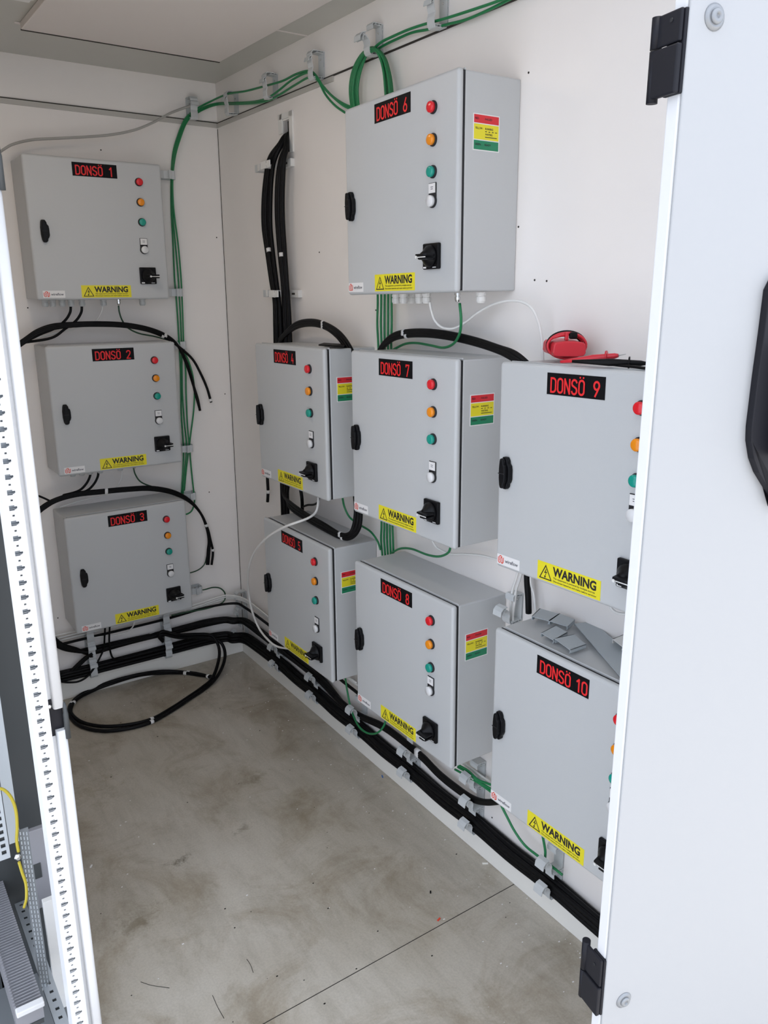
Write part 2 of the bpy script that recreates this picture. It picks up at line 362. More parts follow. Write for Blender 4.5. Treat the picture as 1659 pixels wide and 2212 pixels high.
# ================================================================ ENCLOSURES
BW, BH, BD = .5, .4959, .1958
bias = .008
def face(u, v, t): return (u, -BD - t, v)          # on the door: u right, v up (from door centre), t out
def make_enclosure(btn_z, right):
    H2 = BH / 2; sh = -.0075 if right else .008
    root = thing('control_cabinet', '', '')
    fx = (lambda u, v, t: (u, -BD - t, v + H2))
    # body
    mb = MB(); mb.box(-BW / 2 + .003, BW / 2 - .003, -BD + .0225, 0, .003, BH - .003)
    bd = mb.build('body', 'encl', root, .004, 2)
    MB().box(-BW / 2 + .014, BW / 2 - .006, -BD + .0225, -BD + .0270, BH - .004, BH + .0015).build('rain_lip', 'encl', bd, .0015)
    MB().box(-BW / 2 + .0045, BW / 2 - .0045, -BD + .0165, -BD + .0230, .0045, BH - .0045).build('gasket', 'gasket', root)
    dr = MB().box(-BW / 2, BW / 2, -BD, -BD + .0175, 0, BH).build('door', 'encl', root, .0105, 5)
    # hinge pins in the gap
    for z in (.10, .40): MB().lathe([(.0035, -.028), (.0035, .028)], T(BW / 2 - .0085, -BD + .0195, z), 10).build('hinge', 'gasket', dr)
    # swing handle
    hx = -.213 if right else -.200; hz = H2 - .008
    mb = MB()
    out = [(-.0085, .038), (.0035, .038), (.0085, .030), (.0095, .023), (.0145, .018), (.016, .008), (.016, -.014), (.013, -.022), (.0095, -.026), (.008, -.034), (.003, -.039), (-.007, -.039), (-.011, -.030), (-.0135, -.012), (-.0135, .012), (-.011, .030)]
    mb.prism(out, lambda u, v, t: (hx + u, -BD - t, hz + v), 0, .012)
    out2 = [(u * .72 - .002, v * .93) for u, v in out]
    hd = mb.build('handle', 'black', root, .0025, 2)
    mb = MB(); mb.prism(out2, lambda u, v, t: (hx + u, -BD - t, hz + v), .011, .021); mb.build('lever', 'black', hd, .003, 2)
    MB().box(hx - .0125, hx + .0075, -BD - .0216, -BD - .0205, hz - .0012, hz + .0004).build('lever_split', 'gasket', hd)
    RX = Matrix.Rotation(math.radians(90), 4, 'X')       # lathe axis -> -y (out of the door)
    lx = .156 if right else .160
    for z, k in ((.179, 'red'), (.1075, 'amber'), (.036, 'teal')):
        mt = T(lx, -BD, H2 + z) @ RX
        lm = MB().lathe([(.0150, 0), (.0150, .003), (.0140, .0050), (.0130, .0052)], mt, 28).build('indicator_lamp', 'gasket', root)
        MB().lathe([(.0128, .004), (.0128, .0115), (.0118, .0135), (.009, .0145), (.0, .0150)], mt, 28).build('lens', k, lm)
        lm['label'] = {'red': 'red indicator lamp', 'amber': 'amber indicator lamp', 'teal': 'green indicator lamp'}[k]
    # push button with legend plate
    bz = H2 + btn_z; mb = MB()
    mb.box(lx - .0145, lx + .0145, -BD - .003, -BD, bz, bz + .042); mb.lathe([(.0158, 0), (.0158, .004), (.0145, .005)], T(lx, -BD, bz) @ RX, 28)
    pb = mb.build('push_button', 'gasket', root, .0008)
    MB().lathe([(.0134, .004), (.0134, .0125), (.0125, .0140), (0, .0143)], T(lx, -BD, bz) @ RX, 28).build('button_cap', 'btn', pb)
    lg = MB().box(lx - .0128, lx + .0128, -BD - .0042, -BD - .003, bz + .0185, bz + .0405).build('legend_plate', 'paper', pb)
    mb = MB()
    mb.box(lx - .005, lx + .005, -BD - .0044, -BD - .0042, bz + .0315, bz + .0330); mb.box(lx - .0045, lx + .0045, -BD - .0044, -BD - .0042, bz + .0270, bz + .0285)
    mb.build('print', 'ink_gry', lg)
    # rotary switch
    sx, sz = (.158 if right else .166), H2 - .160
    pl = MB().box(sx - .032, sx + .032, -BD - .010, -BD, sz - .031, sz + .031).build('rotary_switch', 'black', root, .003, 2)
    mt = T(sx, -BD, sz) @ RX
    mb = MB(); mb.lathe([(.027, .009), (.026, .016), (.020, .022), (.012, .030), (.009, .036), (0, .037)], mt, 24)
    kn = mb.build('knob', 'black', pl)
    mb = MB()
    mb.prism([(.010, .0), (.030, .0), (.034, .006), (.036, .030), (.028, .034), (.010, .034)], lambda u, v, t: (sx - .004 + u, -BD - .016 - v, sz - .002 + t), -.0075, -.0030)
    mb.prism([(-.012, .0), (.030, .0), (.034, .006), (.036, .030), (.028, .034), (-.004, .034)], lambda u, v, t: (sx - .004 + u, -BD - .016 - v, sz - .002 + t), .0010, .0065)
    mb.prism([(-.010, .0), (.012, .0), (.012, .028), (-.002, .028)], lambda u, v, t: (sx - .004 + u, -BD - .016 - v, sz - .002 + t), -.006, .006)
    mb.build('grip', 'black', pl, .001)
    MB().box(sx - .002, sx + .031, -BD - .0485, -BD - .0480, sz - .0045, sz - .0022).build('pointer_line', 'clip2', pl)
    MB().lathe([(.0035, .050), (.0035, .0512)], T(sx - .004, -BD, sz - .003) @ RX, 14).build('centre_pin', 'clip2', pl)
    mb = MB(); q = arc(0, 0, .0225, .0225, 165, 80, 9)
    for i in range(0, 9):
        a, b = q[i]; mb.box(sx + a - .0011, sx + a + .0011, -BD - .0103, -BD - .0100, sz + b - .0011, sz + b + .0011)
    mb.box(sx - .028, sx - .016, -BD - .0103, -BD - .0100, sz - .0285, sz - .0245); mb.box(sx + .010, sx + .024, -BD - .0103, -BD - .0100, sz - .0275, sz - .0258)
    mb.build('dial_marks', 'ink_wht', pl)
    # warning sticker
    wx0 = -.0985 + sh; wz0 = H2 - .2400; ww = .187; wh = .0445
    wl_ = MB().box(wx0, wx0 + ww, -BD - .0005, -BD, wz0, wz0 + wh).build('warning_label', 'yellow', root)
    wl_['label'] = 'yellow WARNING sticker'
    ff = lambda u, v, t: (wx0 + u, -BD - .0005 - t, wz0 + v)
    mb = MB()
    text_mb(mb, 'WARNING', .0285, ff, .048, .0195, bold=.0011, width=.127)
    text_mb(mb, 'This equipment is powered by multiple sources', .0058, ff, .050, .0118, bold=.0001, width=.122)
    text_mb(mb, 'Disconnect batteries and mains before servicing', .0058, ff, .050, .0045, bold=.0001, width=.126)
    tri = [(.006, .004), (.046, .004), (.026, .0395)]; cx_, cz_ = .026, .0155
    for i in range(3):
        a, b = tri[i], tri[(i + 1) % 3]; ai = (cx_ + (a[0] - cx_) * .78, cz_ + (a[1] - cz_) * .78); bi = (cx_ + (b[0] - cx_) * .78, cz_ + (b[1] - cz_) * .78)
        mb.add([ff(*a, .0002), ff(*b, .0002), ff(*bi, .0002), ff(*ai, .0002)], [(0, 1, 2, 3)])
    mb.add([ff(x, z, .0002) for x, z in ((.0275, .0300), (.0215, .0185), (.0250, .0190), (.0285, .0280))], [(0, 1, 2, 3)])
    mb.add([ff(x, z, .0002) for x, z in ((.0225, .0205), (.0310, .0235), (.0300, .0205), (.0220, .0185))], [(0, 1, 2, 3)])
    mb.add([ff(x, z, .0002) for x, z in ((.0300, .0235), (.0250, .0090), (.0235, .0100), (.0275, .0215))], [(0, 1, 2, 3)])
    mb.add([ff(x, z, .0002) for x, z in ((.0215, .0125), (.0238, .0065), (.0278, .0110))], [(0, 1, 2)])
    mb.build('lettering', 'ink_blk', wl_)
    # maker's sticker
    gx0 = -.2365 + sh; gz0 = H2 - .2400; gw = .078; gh = .0255
    lo = MB().box(gx0, gx0 + gw, -BD - .0005, -BD, gz0, gz0 + gh).build('logo_label', 'paper', root)
    fg = lambda u, v, t: (gx0 + u, -BD - .0005 - t, gz0 + v)
    mb = MB()
    tt = [.0002]
    def ribbon(pl, th):
        for i in range(len(pl) - 1):
            tt[0] += 1.5e-5
            (a, b), (c, d) = pl[i], pl[i + 1]; L = math.hypot(c - a, d - b) or 1; nx, ny = -(d - b) / L * th / 2, (c - a) / L * th / 2; ex, ey = (c - a) / L * th * .3, (d - b) / L * th * .3
            mb.add([fg(a - ex + nx, b - ey + ny, tt[0]), fg(c + ex + nx, d + ey + ny, tt[0]), fg(c + ex - nx, d + ey - ny, tt[0]), fg(a - ex - nx, b - ey - ny, tt[0])], [(0, 1, 2, 3)])
    ribbon([(.004, .018)] + [(.004, .009)] + arc(.0085, .009, .0045, .0045, 180, 360) + [(.013, .016)] + arc(.0155, .016, .0025, .0025, 180, 0, 4) + [(.018, .006)], .0022)
    ribbon([(.0085, .009), (.0085, .017)] + arc(.0130, .018, .0045, .0045, 180, 0) + [(.0175, .017), (.0225, .012)][:1], .0022)
    ribbon([(.0225, .019), (.0225, .009)] + arc(.0180, .009, .0045, .0045, 0, -120, 4), .0022)
    mb.build('emblem', 'ink_org', lo)
    mb = MB(); text_mb(mb, 'wireflow', .0125, fg, .0280, .0085, bold=.00025, width=.045); mb.build('lettering', 'ink_gry', lo)
    return root
def add_nameplate(root, num, right):
    H2 = BH / 2; nx0 = -.0895 + (-.008 if right else .0085); nz0 = H2 + .1855; w1 = .118; w2 = .0430; h = .0465
    p = MB().box(nx0, nx0 + w1, -BD - .0009, -BD, nz0, nz0 + h).build('name_plate', 'blackmat', root, .0002, 1)
    q = MB().box(nx0 + w1 + .0002, nx0 + w1 + .0002 + w2, -BD - .0009, -BD, nz0, nz0 + h).build('number_plate', 'blackmat', root, .0002, 1)
    f = lambda u, v, t: (nx0 + u, -BD - .0009 - t, nz0 + v)
    mb = MB(); strokes(mb, 'DONSÖ', .0125, .0060, .0292, .690, .0042, f, .0002); mb.build('lettering', 'ink_red', p)
    mb = MB()
    if num == '10': strokes(mb, '10', w1 + .0065, .0060, .0292, .60, .0042, f, .0002)
    else: strokes(mb, num, w1 + .0145, .0060, .0292, .6, .0042, f, .0002)
    mb.build('lettering', 'ink_red', q)
    p['label'] = 'black plate reading DONSÖ in red'; q['label'] = 'black plate with the red number ' + num
def add_status(root):
    # sticker on the right-hand side of the body; u from front to back
    x = BW / 2 - .003; u0 = -.149; zt = .404
    f = lambda u, v, t: (x + .0005 + t, u0 + u, zt - v)
    st = MB().box(x, x + .0005, u0, u0 + .082, zt - .080, zt).build('status_label', 'paper', root)
    st['label'] = 'red, yellow and green status sticker'
    for n_, a, b, k in (('red_field', .0022, .0200, 'st_red'), ('yellow_field', .0222, .0555, 'yellow'), ('green_field', .0577, .0778, 'st_grn')):
        MB().box(x + .0005, x + .0007, u0 + .0025, u0 + .0795, zt - b, zt - a).build(n_, k, st)
    mb = MB()
    for s, u, v, w in (('RED:', .006, .0125, .012), ('FAILED', .036, .0125, .022), ('YELLOW :', .006, .0335, .025), ('RUNNING', .037, .0335, .025), ('WAITING', .037, .0455, .023), ('GREEN:', .006, .0685, .019), ('READY', .036, .0685, .020)):
        text_mb(mb, s, .0062, lambda a, b, t: f(a, v - b, .0004), u, 0, bold=.00015, width=w)
    for k in range(4): mb.box(x + .0007, x + .0009, u0 + .037 + k * .0105, u0 + .0425 + k * .0105, zt - .0382, zt - .0366)
    mb.box(x + .0007, x + .0009, u0 + .037, u0 + .074, zt - .0502, zt - .0486)
    mb.build('lettering', 'ink_blk', st)
def gland(root, x, y, kind='plastic'):
    mt = T(x, y, 0) @ Matrix.Rotation(math.pi, 4, 'X')
    if kind == 'plastic':
        MB().lathe([(.0125, 0), (.0125, .007), (.0105, .0075), (.0105, .010), (.0120, .0105), (.0120, .021), (.0090, .026), (.004, .0262)], mt, 12, False).build('cable_gland', 'clip', root)
    elif kind == 'white':
        MB().lathe([(.0125, 0), (.0125, .007), (.0105, .0075), (.0105, .010), (.0120, .0105), (.0120, .021), (.0090, .026), (.004, .0262)], mt, 12, False).build('cable_gland', 'clip2', root)
    else:
        g = MB().lathe([(.0085, 0), (.0085, .006), (.0065, .0065), (.0065, .010), (.0078, .0105), (.0078, .017), (.0055, .022), (.004, .0225)], mt, 12, False).build('cable_gland', 'steel', root); g['label'] = 'chrome cable gland'
B = {1: (-0.82887826, 1.69080462, .1), 2: (-0.82191039, 1.0283657, -.07), 3: (-0.82203268, 0.36494821, .16),
     4: (-0.69104393, 1.04958022, 1.09), 5: (-0.69917745, 0.39170148, .67), 6: (-1.33147396, 1.71740824, 1.1), 7: (-1.35032097, 1.06296854, .98),
     8: (-1.36039443, 0.40623825, 1.16), 9: (-2.00869042, 1.07889766, 1.44), 10: (-2.02411475, 0.41701466, .77)}
where = {1: 'topmost on the back wall', 2: 'middle one on the back wall', 3: 'lowest on the back wall', 4: 'upper of the pair by the corner',
         5: 'lower of the pair by the corner', 6: 'highest, under the green cable coil', 7: 'middle of the central column',
         8: 'lowest of the central column', 9: 'red meter on top', 10: 'grey duct offcuts on top'}
BOX = {}
protos = {}
btnz = {1: -.064, 2: -.064, 3: -.064, 4: -.066, 5: -.070, 6: -.031, 7: -.066, 8: -.036, 9: -.034, 10: -.036}
for i in range(1, 11):
    right = i > 3; u, z, tl = B[i]; t = math.radians(tl)
    base = MR if right else ML
    hc = (-u + BW / 2) if right else (u + BW / 2)
    mtx = base @ T(hc, 0, z + BH / 2) @ Matrix.Rotation(-t, 4, 'Y') @ T(0, 0, -BH / 2)
    root = make_enclosure(btnz[i], right)
    root.matrix_world = mtx
    add_nameplate(root, str(i), right)
    if right: add_status(root)
    tag(root, 'grey wall cabinet marked DONSÖ %d, %s' % (i, where[i]), 'cabinet', 'grey control cabinets on the walls')
    if i == 1:
        for x in (-.202, -.175, -.140, -.107, -.066, .016, .171): gland(root, x, -.095)
        gland(root, .074, -.10, 'steel')
    elif i == 6:
        for x, y in ((-.141, -.10), (-.104, -.10), (-.12, -.06), (-.028, -.10), (.024, -.115), (.249 - .03, -.09)): gland(root, x, y, 'white')
        gland(root, .151, -.11, 'steel')
    else:
        for x in (-.175, -.140, -.107, -.066, .016): gland(root, x, -.095, 'plastic')
        gland(root, .074, -.10, 'steel')
    BOX[i] = root

# ================================================================ CABLE CLIPS
def make_clip(opened):
    """local: x along wall (width), -y out of wall, z up, origin bottom back"""
    mb = MB(); w = .016; f = lambda u, v, t: (t, -u, v)
    mb.thick([(.002, 0), (.002, .080)], .0022, f, -w, w); mb.thick([(.006, 0), (.006, .080)], .0016, f, -w, w)
    for z in (.002, .018, .034, .050, .066, .079): mb.box(-w, w, -.006, -.002, z - .0006, z + .0006)
    mb.thick([(.002, .001), (.042, -.003)], .0018, f, -w, w); mb.thick([(.002, .006), (.042, .003)], .0016, f, -w, w)
    for y in (.014, .026, .038): mb.box(-w, w, -y - .0006, -y + .0006, -.002, .005)
    mb.thick([(.002, .080), (.034, .081)], .0018, f, -w, w); mb.thick([(.004, .075), (.032, .076)], .0016, f, -w, w)
    for y in (.014, .026): mb.box(-w, w, -y - .0006, -y + .0006, .075, .080)
    mb.thick([(.034, .081), (.038, .076), (.037, .064)] if opened else [(.034, .081), (.044, .080), (.050, .072), (.048, .062)], .0022, f, -w, w)
    back = mb
    root = thing('cable_clip', '', '')
    mb.build('bracket', 'clip', root)
    mb = MB()
    if opened:
        pts = [(.042, -.002), (.047, .004), (.049, .016), (.047, .026), (.051, .036), (.059, .043), (.070, .046)]
        latch = [(.060, .053), (.072, .050), (.080, .042), (.082, .028)]
        latch2 = [(.064, .047), (.070, .040), (.071, .030)]
    else:
        pts = [(.042, -.002), (.047, .006), (.047, .022), (.044, .032), (.048, .044), (.049, .058)]
        latch = [(.046, .066), (.057, .060), (.060, .048)]
        latch2 = [(.050, .058), (.054, .052)]
    mb.thick(pts, .0026, f, -w * .92, w * .92); mb.thick(latch, .0024, f, -w, w); mb.thick(latch2, .002, f, -w, w)
    mb.thick([pts[-1], latch[0]], .0022, f, -w * .5, w * .5)
    mb.build('flap', 'clip', root)
    MB().lathe([(.0030, 0), (.0024, .002)], T(0, -.0068, .060) @ Matrix.Rotation(math.radians(90), 4, 'X'), 10).build('screw', 'steel', root)
    return root
clipO = make_clip(True); clipC = make_clip(False); index_kids()
used = set()
def put_clip(kind, mtx, label, group):
    src = clipO if kind == 'o' else clipC
    if src.name in used: r = copy_tree(src)
    else: r = src; used.add(src.name)
    r.matrix_world = mtx
    return tag(r, label, 'cable clip', group)
top_names = ['nearest the corner', 'second from the corner', 'third from the corner', 'holding the green coil', 'right of the green coil']
for k, h in enumerate((.205, .545, .878, 1.217, 1.522)):
    put_clip('o' if k == 3 else 'c', MR @ T(h, 0, 2.390), 'light grey clip high on the right wall, ' + top_names[k], 'cable clips along the top of the right wall')
put_clip('c', MR @ T(1.868, 0, 2.392), 'light grey plastic cable clip at the top edge right of the green run', 'cable clips along the top of the right wall')
put_clip('c', ML @ T(-.118, 0, 2.392), 'light grey plastic cable clip at the top of the back wall by the corner', 'cable clips on the back wall')
# vertical run on the back wall: clips turned sideways
side_names = {2.157: 'topmost', 1.70: 'second from top', 1.483: 'third from top', 1.036: 'fourth from top', .818: 'fifth from top', .368: 'lowest'}
for z, nm in side_names.items():
    put_clip('c', ML @ T(-.295, 0, z + .015) @ Matrix.Rotation(math.radians(90), 4, 'Y'), 'grey sideways clip on the back wall, ' + nm, 'sideways cable clips on the back wall')
# floor rows
hR = (.02, .455, .795, 1.113, 1.450, 1.782, 2.115)
rn = ['at the corner', 'second from corner', 'third from corner', 'fourth from corner', 'fifth from corner', 'sixth from corner', 'nearest the door']
for k, h in enumerate(hR):
    hh = h if k else .05
    put_clip('o', MR @ T(hh, 0, .090), 'grey clip, lowest row on the right wall, ' + rn[k], 'lowest row of cable clips')
    put_clip('o' if k else 'c', MR @ T(hh, 0, .172), 'grey clip, second row on the right wall, ' + rn[k], 'second row of cable clips')
for h, z, nm in ((1.782, .254, 'third row, green cable entering beside DONSÖ 10'), (.05, .254, 'third row at the corner'), (1.905, .845, 'open, beside the top of the DONSÖ 10 cabinet'), (.80, .254, 'third row under the DONSÖ 5 cabinet')):
    put_clip('o' if h > 1 else 'c', MR @ T(h, 0, z), 'grey cable clip on the right wall, ' + nm, 'extra cable clips on the right wall')
for x, nm in ((-.735, 'left'), (-.395, 'middle')):
    for z, rw in ((.088, 'lowest row'), (.172, 'second row'), (.254, 'third row')):
        if z == .254: continue
        put_clip('c' if z > .1 else 'c', ML @ T(x, 0, z + .0), 'grey cable clip at the foot of the back wall, %s, %s' % (rw, nm), 'cable clips at the foot of the back wall')
put_clip('c', ML @ T(-.735, 0, .256), 'grey cable clip under the left end of the DONSÖ 3 cabinet, third row', 'cable clips at the foot of the back wall')
put_clip('c', ML @ T(-.395, 0, .256), 'grey cable clip under the right end of the DONSÖ 3 cabinet, third row', 'cable clips at the foot of the back wall')
# white clamps round the vertical black cables
def clamp(h, z, nm):
    r = thing('cable_clamp', 'white plastic clamp round the black vertical cables, ' + nm, 'cable clamp', MR @ T(h, 0, z), 'white clamps on the vertical black cables')
    mb = MB(); mb.box(.034, .112, -.016, 0, -.0135, .0135); mb.box(.012, .034, -.004, 0, -.013, .013); mb.box(.008, .012, -.062, 0, -.013, .013); mb.box(-.03, .012, -.066, -.062, -.013, .013)
    mb.build('bracket', 'clip2', r, .001)
    mb = MB(); mb.box(.018, .046, -.0665, -.0625, -.012, .012); mb.box(.012, .018, -.0665, -.0625, -.004, .004); mb.build('front_tongue', 'clip2', r, .001)
    MB().box(.062, .086, -.0164, -.0158, -.0035, .0035).build('slot', 'dark', r)
    MB().box(-.115, -.085, -.048, -.0, -.013, .013).build('left_arm', 'clip', r, .001)
    MB().box(-.085, -.068, -.052, -.0, -.011, .014).build('left_tongue', 'clip2', r, .001)
    return r
clamp(.555, 2.165, 'upper'); clamp(.585, 1.712, 'lower')
# wall port cover
r = thing('cable_port_frame', 'white plastic frame round the cable hole high on the right wall', 'frame', MR)
mb = MB(); mb.box(.560, .588, -.006, 0, 2.270, 2.335); mb.box(.560, .668, -.006, 0, 2.316, 2.335); mb.box(.642, .668, -.006, 0, 2.20, 2.335)
mb.build('rim', 'clip2', r, .001)
MB().box(.5895, .592, -.004, .015, 2.235, 2.312).build('inner_lip', 'clip2', r)

# ================================================================ CABLES
def cable(pts, r, m_, name, label, group=None, per=6, ties=(), n=8, tiew=.014):
    P = [at(*p) if not isinstance(p, Vector) else p for p in pts]
    sp = smooth_path(P, per)
    o = MB().tube(sp, r, n).build(name, m_)
    tag(o, label, 'cable', group)
    for q in ties:
        tp = at(*q) if not isinstance(q, Vector) else q
        k = min(range(1, len(sp) - 1), key=lambda i: (sp[i] - tp).length)
        d = (sp[k + 1] - sp[k - 1]).normalized()
        MB().tube([sp[k] - d * tiew / 2, sp[k] + d * tiew / 2], r * 1.12 + .0006, 10).build('marker_tape', 'tie', o)
    return o
G = .0037; BK = .0068; WH = .0036
grp = 'green cables along the top of the right wall'
cable([('L', 410, 246, .03), ('L', 430, 232, .04), ('L', 455, 219, .045), ('R', 492, 203, .04), ('R', 530, 197, .035), ('R', 572, 186, .03), ('R', 610, 175, .03), ('R', 640, 160, .03), ('R', 668, 153, .03), ('R', 684, 165, .035), ('R', 700, 190, .03), ('R', 720, 210, .03), ('R', 742, 228, .03), ('R', 768, 240, .02)], G, 'green', 'green_cable', 'green cable arching highest over the top clips, corner to the DONSÖ 6 cabinet', grp)
cable([('L', 411, 250, .03), ('L', 440, 232, .035), ('L', 470, 223, .035), ('R', 505, 222, .02), ('R', 545, 220, .02), ('R', 575, 213, .025), ('R', 600, 197, .03), ('R', 632, 172, .03), ('R', 668, 156, .03), ('R', 686, 172, .035), ('R', 703, 204, .03), ('R', 724, 228, .03), ('R', 745, 243, .02)], G, 'green', 'green_cable', 'green cable crossing between the upper and lower strands of the top run', grp)
cable([('L', 412, 253, .03), ('L', 440, 236, .03), ('L', 470, 226, .03), ('R', 505, 225, .015), ('R', 550, 223, .02), ('R', 580, 217, .02), ('R', 605, 204, .022), ('R', 640, 182, .025), ('R', 672, 166, .03), ('R', 692, 180, .03), ('R', 715, 205, .03), ('R', 738, 222, .03), ('R', 760, 232, .02)], G, 'green', 'green_cable', 'lowest green cable of the top run near the corner', grp)
cable([('R', 800, 112, .03), ('R', 822, 92, .035), ('R', 850, 78, .035), ('R', 885, 63, .035), ('R', 925, 50, .035), ('R', 965, 39, .035), ('R', 1012, 24, .035), ('R', 1060, 8, .035), ('R', 1110, -10, .035)], G, 'green', 'green_cable', 'upper green cable running right from the coil to the top edge', grp)
cable([('R', 803, 116, .02), ('R', 826, 100, .02), ('R', 858, 84, .022), ('R', 892, 70, .022), ('R', 928, 63, .022), ('R', 965, 53, .022), ('R', 1005, 43, .022), ('R', 1050, 24, .022), ('R', 1110, -6, .022)], G, 'green', 'green_cable', 'lower green cable running right from the coil to the top edge', grp)
for i in range(6):
    t = i / 5; of = .022 + .009 * (i % 3)
    cable([('R', 766 + 15 * t, 262, of), ('R', 758 + 16 * t, 222, of), ('R', 756 + 17 * t, 186, of), ('R', 763 + 17 * t, 150, of), ('R', 779 + 13 * t, 120, of), ('R', 798 + 8 * t, 104 + 6 * t, of + .004), ('R', 815 - 1 * t, 106 + 6 * t, of + .004), ('R', 832 - 9 * t, 126 + 4 * t, of), ('R', 842 - 13 * t, 158, of), ('R', 847 - 15 * t, 192, of), ('R', 850 - 15 * t, 240, of)],
          G, 'green', 'green_cable', 'green cable loop hanging from the open clip above the DONSÖ 6 cabinet', 'loops of the green coil')
for i in range(5):
    of = .02 + .01 * (i % 2)
    cable([('R', 815 + 8 * i, 610, of), ('R', 816 + 7.5 * i, 650, of), ('R', 815 + 7.8 * i, 700, of), ('R', 817 + 7 * i, 740, of), ('R', 818 + 7 * i, 775, of)], G, 'green', 'green_cable', 'green cable hanging from the highest cabinet of the central column', 'green cables between DONSÖ 6 and DONSÖ 7')
    cable([('R', 824 + 6 * i, 1110, of), ('R', 824 + 6 * i, 1140, of), ('R', 823 + 6.5 * i, 1165, of), ('R', 826 + 6 * i, 1200, of)], G, 'green', 'green_cable', 'green cable ending above the lowest cabinet of the central column', 'green cables between DONSÖ 7 and DONSÖ 8')
gv = 'green cables of the vertical run on the back wall'
cable([('L', 408, 247, .03), ('L', 397, 262, .03), ('L', 386, 288, .025), ('L', 374, 330, .022), ('L', 370, 383, .022), ('L', 370, 450, .02), ('L', 374, 530, .02), ('L', 377, 600, .02), ('L', 380, 634, .022), ('L', 384, 690, .02), ('L', 387, 745, .022), ('L', 390, 800, .02), ('L', 391, 850, .02), ('L', 392, 900, .02), ('L', 396, 960, .02), ('L', 396, 1000, .02), ('L', 392, 1070, .02)], G, 'green', 'green_cable', 'leftmost green cable of the vertical run on the back wall', gv)
cable([('L', 410, 249, .03), ('L', 399, 265, .03), ('L', 389, 291, .03), ('L', 377, 332, .03), ('L', 372, 384, .03), ('L', 372, 450, .03), ('L', 380, 540, .028), ('L', 385, 600, .028), ('L', 387, 634, .03), ('L', 390, 690, .03), ('L', 392, 745, .03), ('L', 393, 800, .028), ('L', 394, 850, .028), ('L', 398, 910, .03), ('L', 403, 962, .03), ('L', 400, 1005, .03), ('L', 395, 1070, .028)], G, 'green', 'green_cable', 'second green cable of the vertical run on the back wall', gv)
cable([('L', 412, 251, .03), ('L', 401, 268, .03), ('L', 391, 294, .035), ('L', 379, 335, .037), ('L', 373, 386, .037), ('L', 375, 450, .035), ('L', 385, 530, .035), ('L', 391, 600, .035), ('L', 393, 640, .037), ('L', 395, 690, .036), ('L', 397, 745, .036), ('L', 401, 800, .035), ('L', 402, 850, .035), ('L', 405, 920, .035), ('L', 409, 962, .035), ('L', 412, 1000, .03), ('L', 416, 1040, .03), ('L', 419, 1067, .03), ('L', 420, 1085, .03), ('L', 415, 1102, .03), ('L', 405, 1110, .03), ('L', 390, 1112, .03)], G, 'green', 'green_cable', 'third green cable of the vertical run, curling behind the DONSÖ 3 cabinet', gv)
cable([('L', 385, 735, .05), ('L', 398, 760, .05), ('L', 409, 785, .05), ('L', 417, 815, .045), ('L', 420, 850, .04), ('L', 418, 890, .035), ('L', 413, 930, .03), ('L', 409, 962, .026), ('L', 404, 1000, .024), ('L', 398, 1060, .024)], G, 'green', 'green_cable', 'green cable bowing out to the right beside the DONSÖ 2 cabinet', gv)
cable([('L', 425, 1274, .03), ('L', 440, 1274, .03), ('L', 460, 1269, .03), ('L', 476, 1271, .035), ('L', 486, 1282, .035), ('L', 484, 1298, .035), ('L', 468, 1308, .04), ('L', 440, 1316, .04), ('L', 405, 1322, .04), ('L', 370, 1330, .03)], G * .9, 'dkgreen', 'green_cable', 'dark green cable curling beside the bottom of the DONSÖ 3 cabinet')
cable([('L', 256, 660, .10), ('L', 258, 675, .10), ('L', 264, 692, .09), ('L', 276, 708, .08), ('L', 300, 720, .07), ('L', 335, 727, .06), ('L', 372, 737, .05)], G * .85, 'dkgreen', 'green_cable', 'dark green cable leaving the chrome gland of the DONSÖ 1 cabinet')
cable([('L', 288, 1008, .10), ('L', 292, 1024, .10), ('L', 303, 1040, .09), ('L', 322, 1049, .08), ('L', 350, 1056, .06), ('L', 375, 1064, .05), ('L', 396, 1074, .03)], G * .85, 'dkgreen', 'green_cable', 'dark green cable looping below the DONSÖ 2 cabinet')
cable([('L', 447, 1200, .035), ('L', 442, 1218, .03), ('L', 430, 1230, .03), ('L', 412, 1237, .03), ('L', 395, 1238, .03)], G * .8, 'dkgreen', 'green_cable', 'thin dark cable tail curling right of the DONSÖ 3 cabinet')
cable([('R', 993, 655, .11), ('R', 996, 690, .11), ('R', 993, 720, .10), ('R', 980, 742, .09), ('R', 958, 751, .08), ('R', 930, 746, .06), ('R', 900, 741, .05), ('R', 875, 743, .04), ('R', 850, 755, .03)], G, 'green', 'green_cable', 'green cable dropping from the chrome gland of the DONSÖ 6 cabinet')
cable([('R', 974, 1178, .11), ('R', 968, 1194, .10), ('R', 948, 1202, .08), ('R', 922, 1198, .06), ('R', 890, 1186, .04), ('R', 865, 1185, .03), ('R', 845, 1195, .03)], G, 'green', 'green_cable', 'green cable looping from below the DONSÖ 7 cabinet')
cable([('R', 739, 1070, .06), ('R', 744, 1095, .05), ('R', 756, 1118, .04), ('R', 778, 1134, .03), ('R', 800, 1148, .03), ('R', 815, 1168, .03), ('R', 822, 1188, .03)], G, 'green', 'green_cable', 'green cable slanting from below DONSÖ 4 towards DONSÖ 8')
cable([('R', 746, 1465, .06), ('R', 750, 1492, .06), ('R', 756, 1522, .06), ('R', 763, 1545, .07), ('R', 776, 1570, .08), ('R', 795, 1584, .08), ('R', 815, 1583, .08), ('R', 829, 1568, .07), ('R', 836, 1545, .06)], G, 'green', 'green_cable', 'green cable loop hanging over the second clip row left of DONSÖ 8')
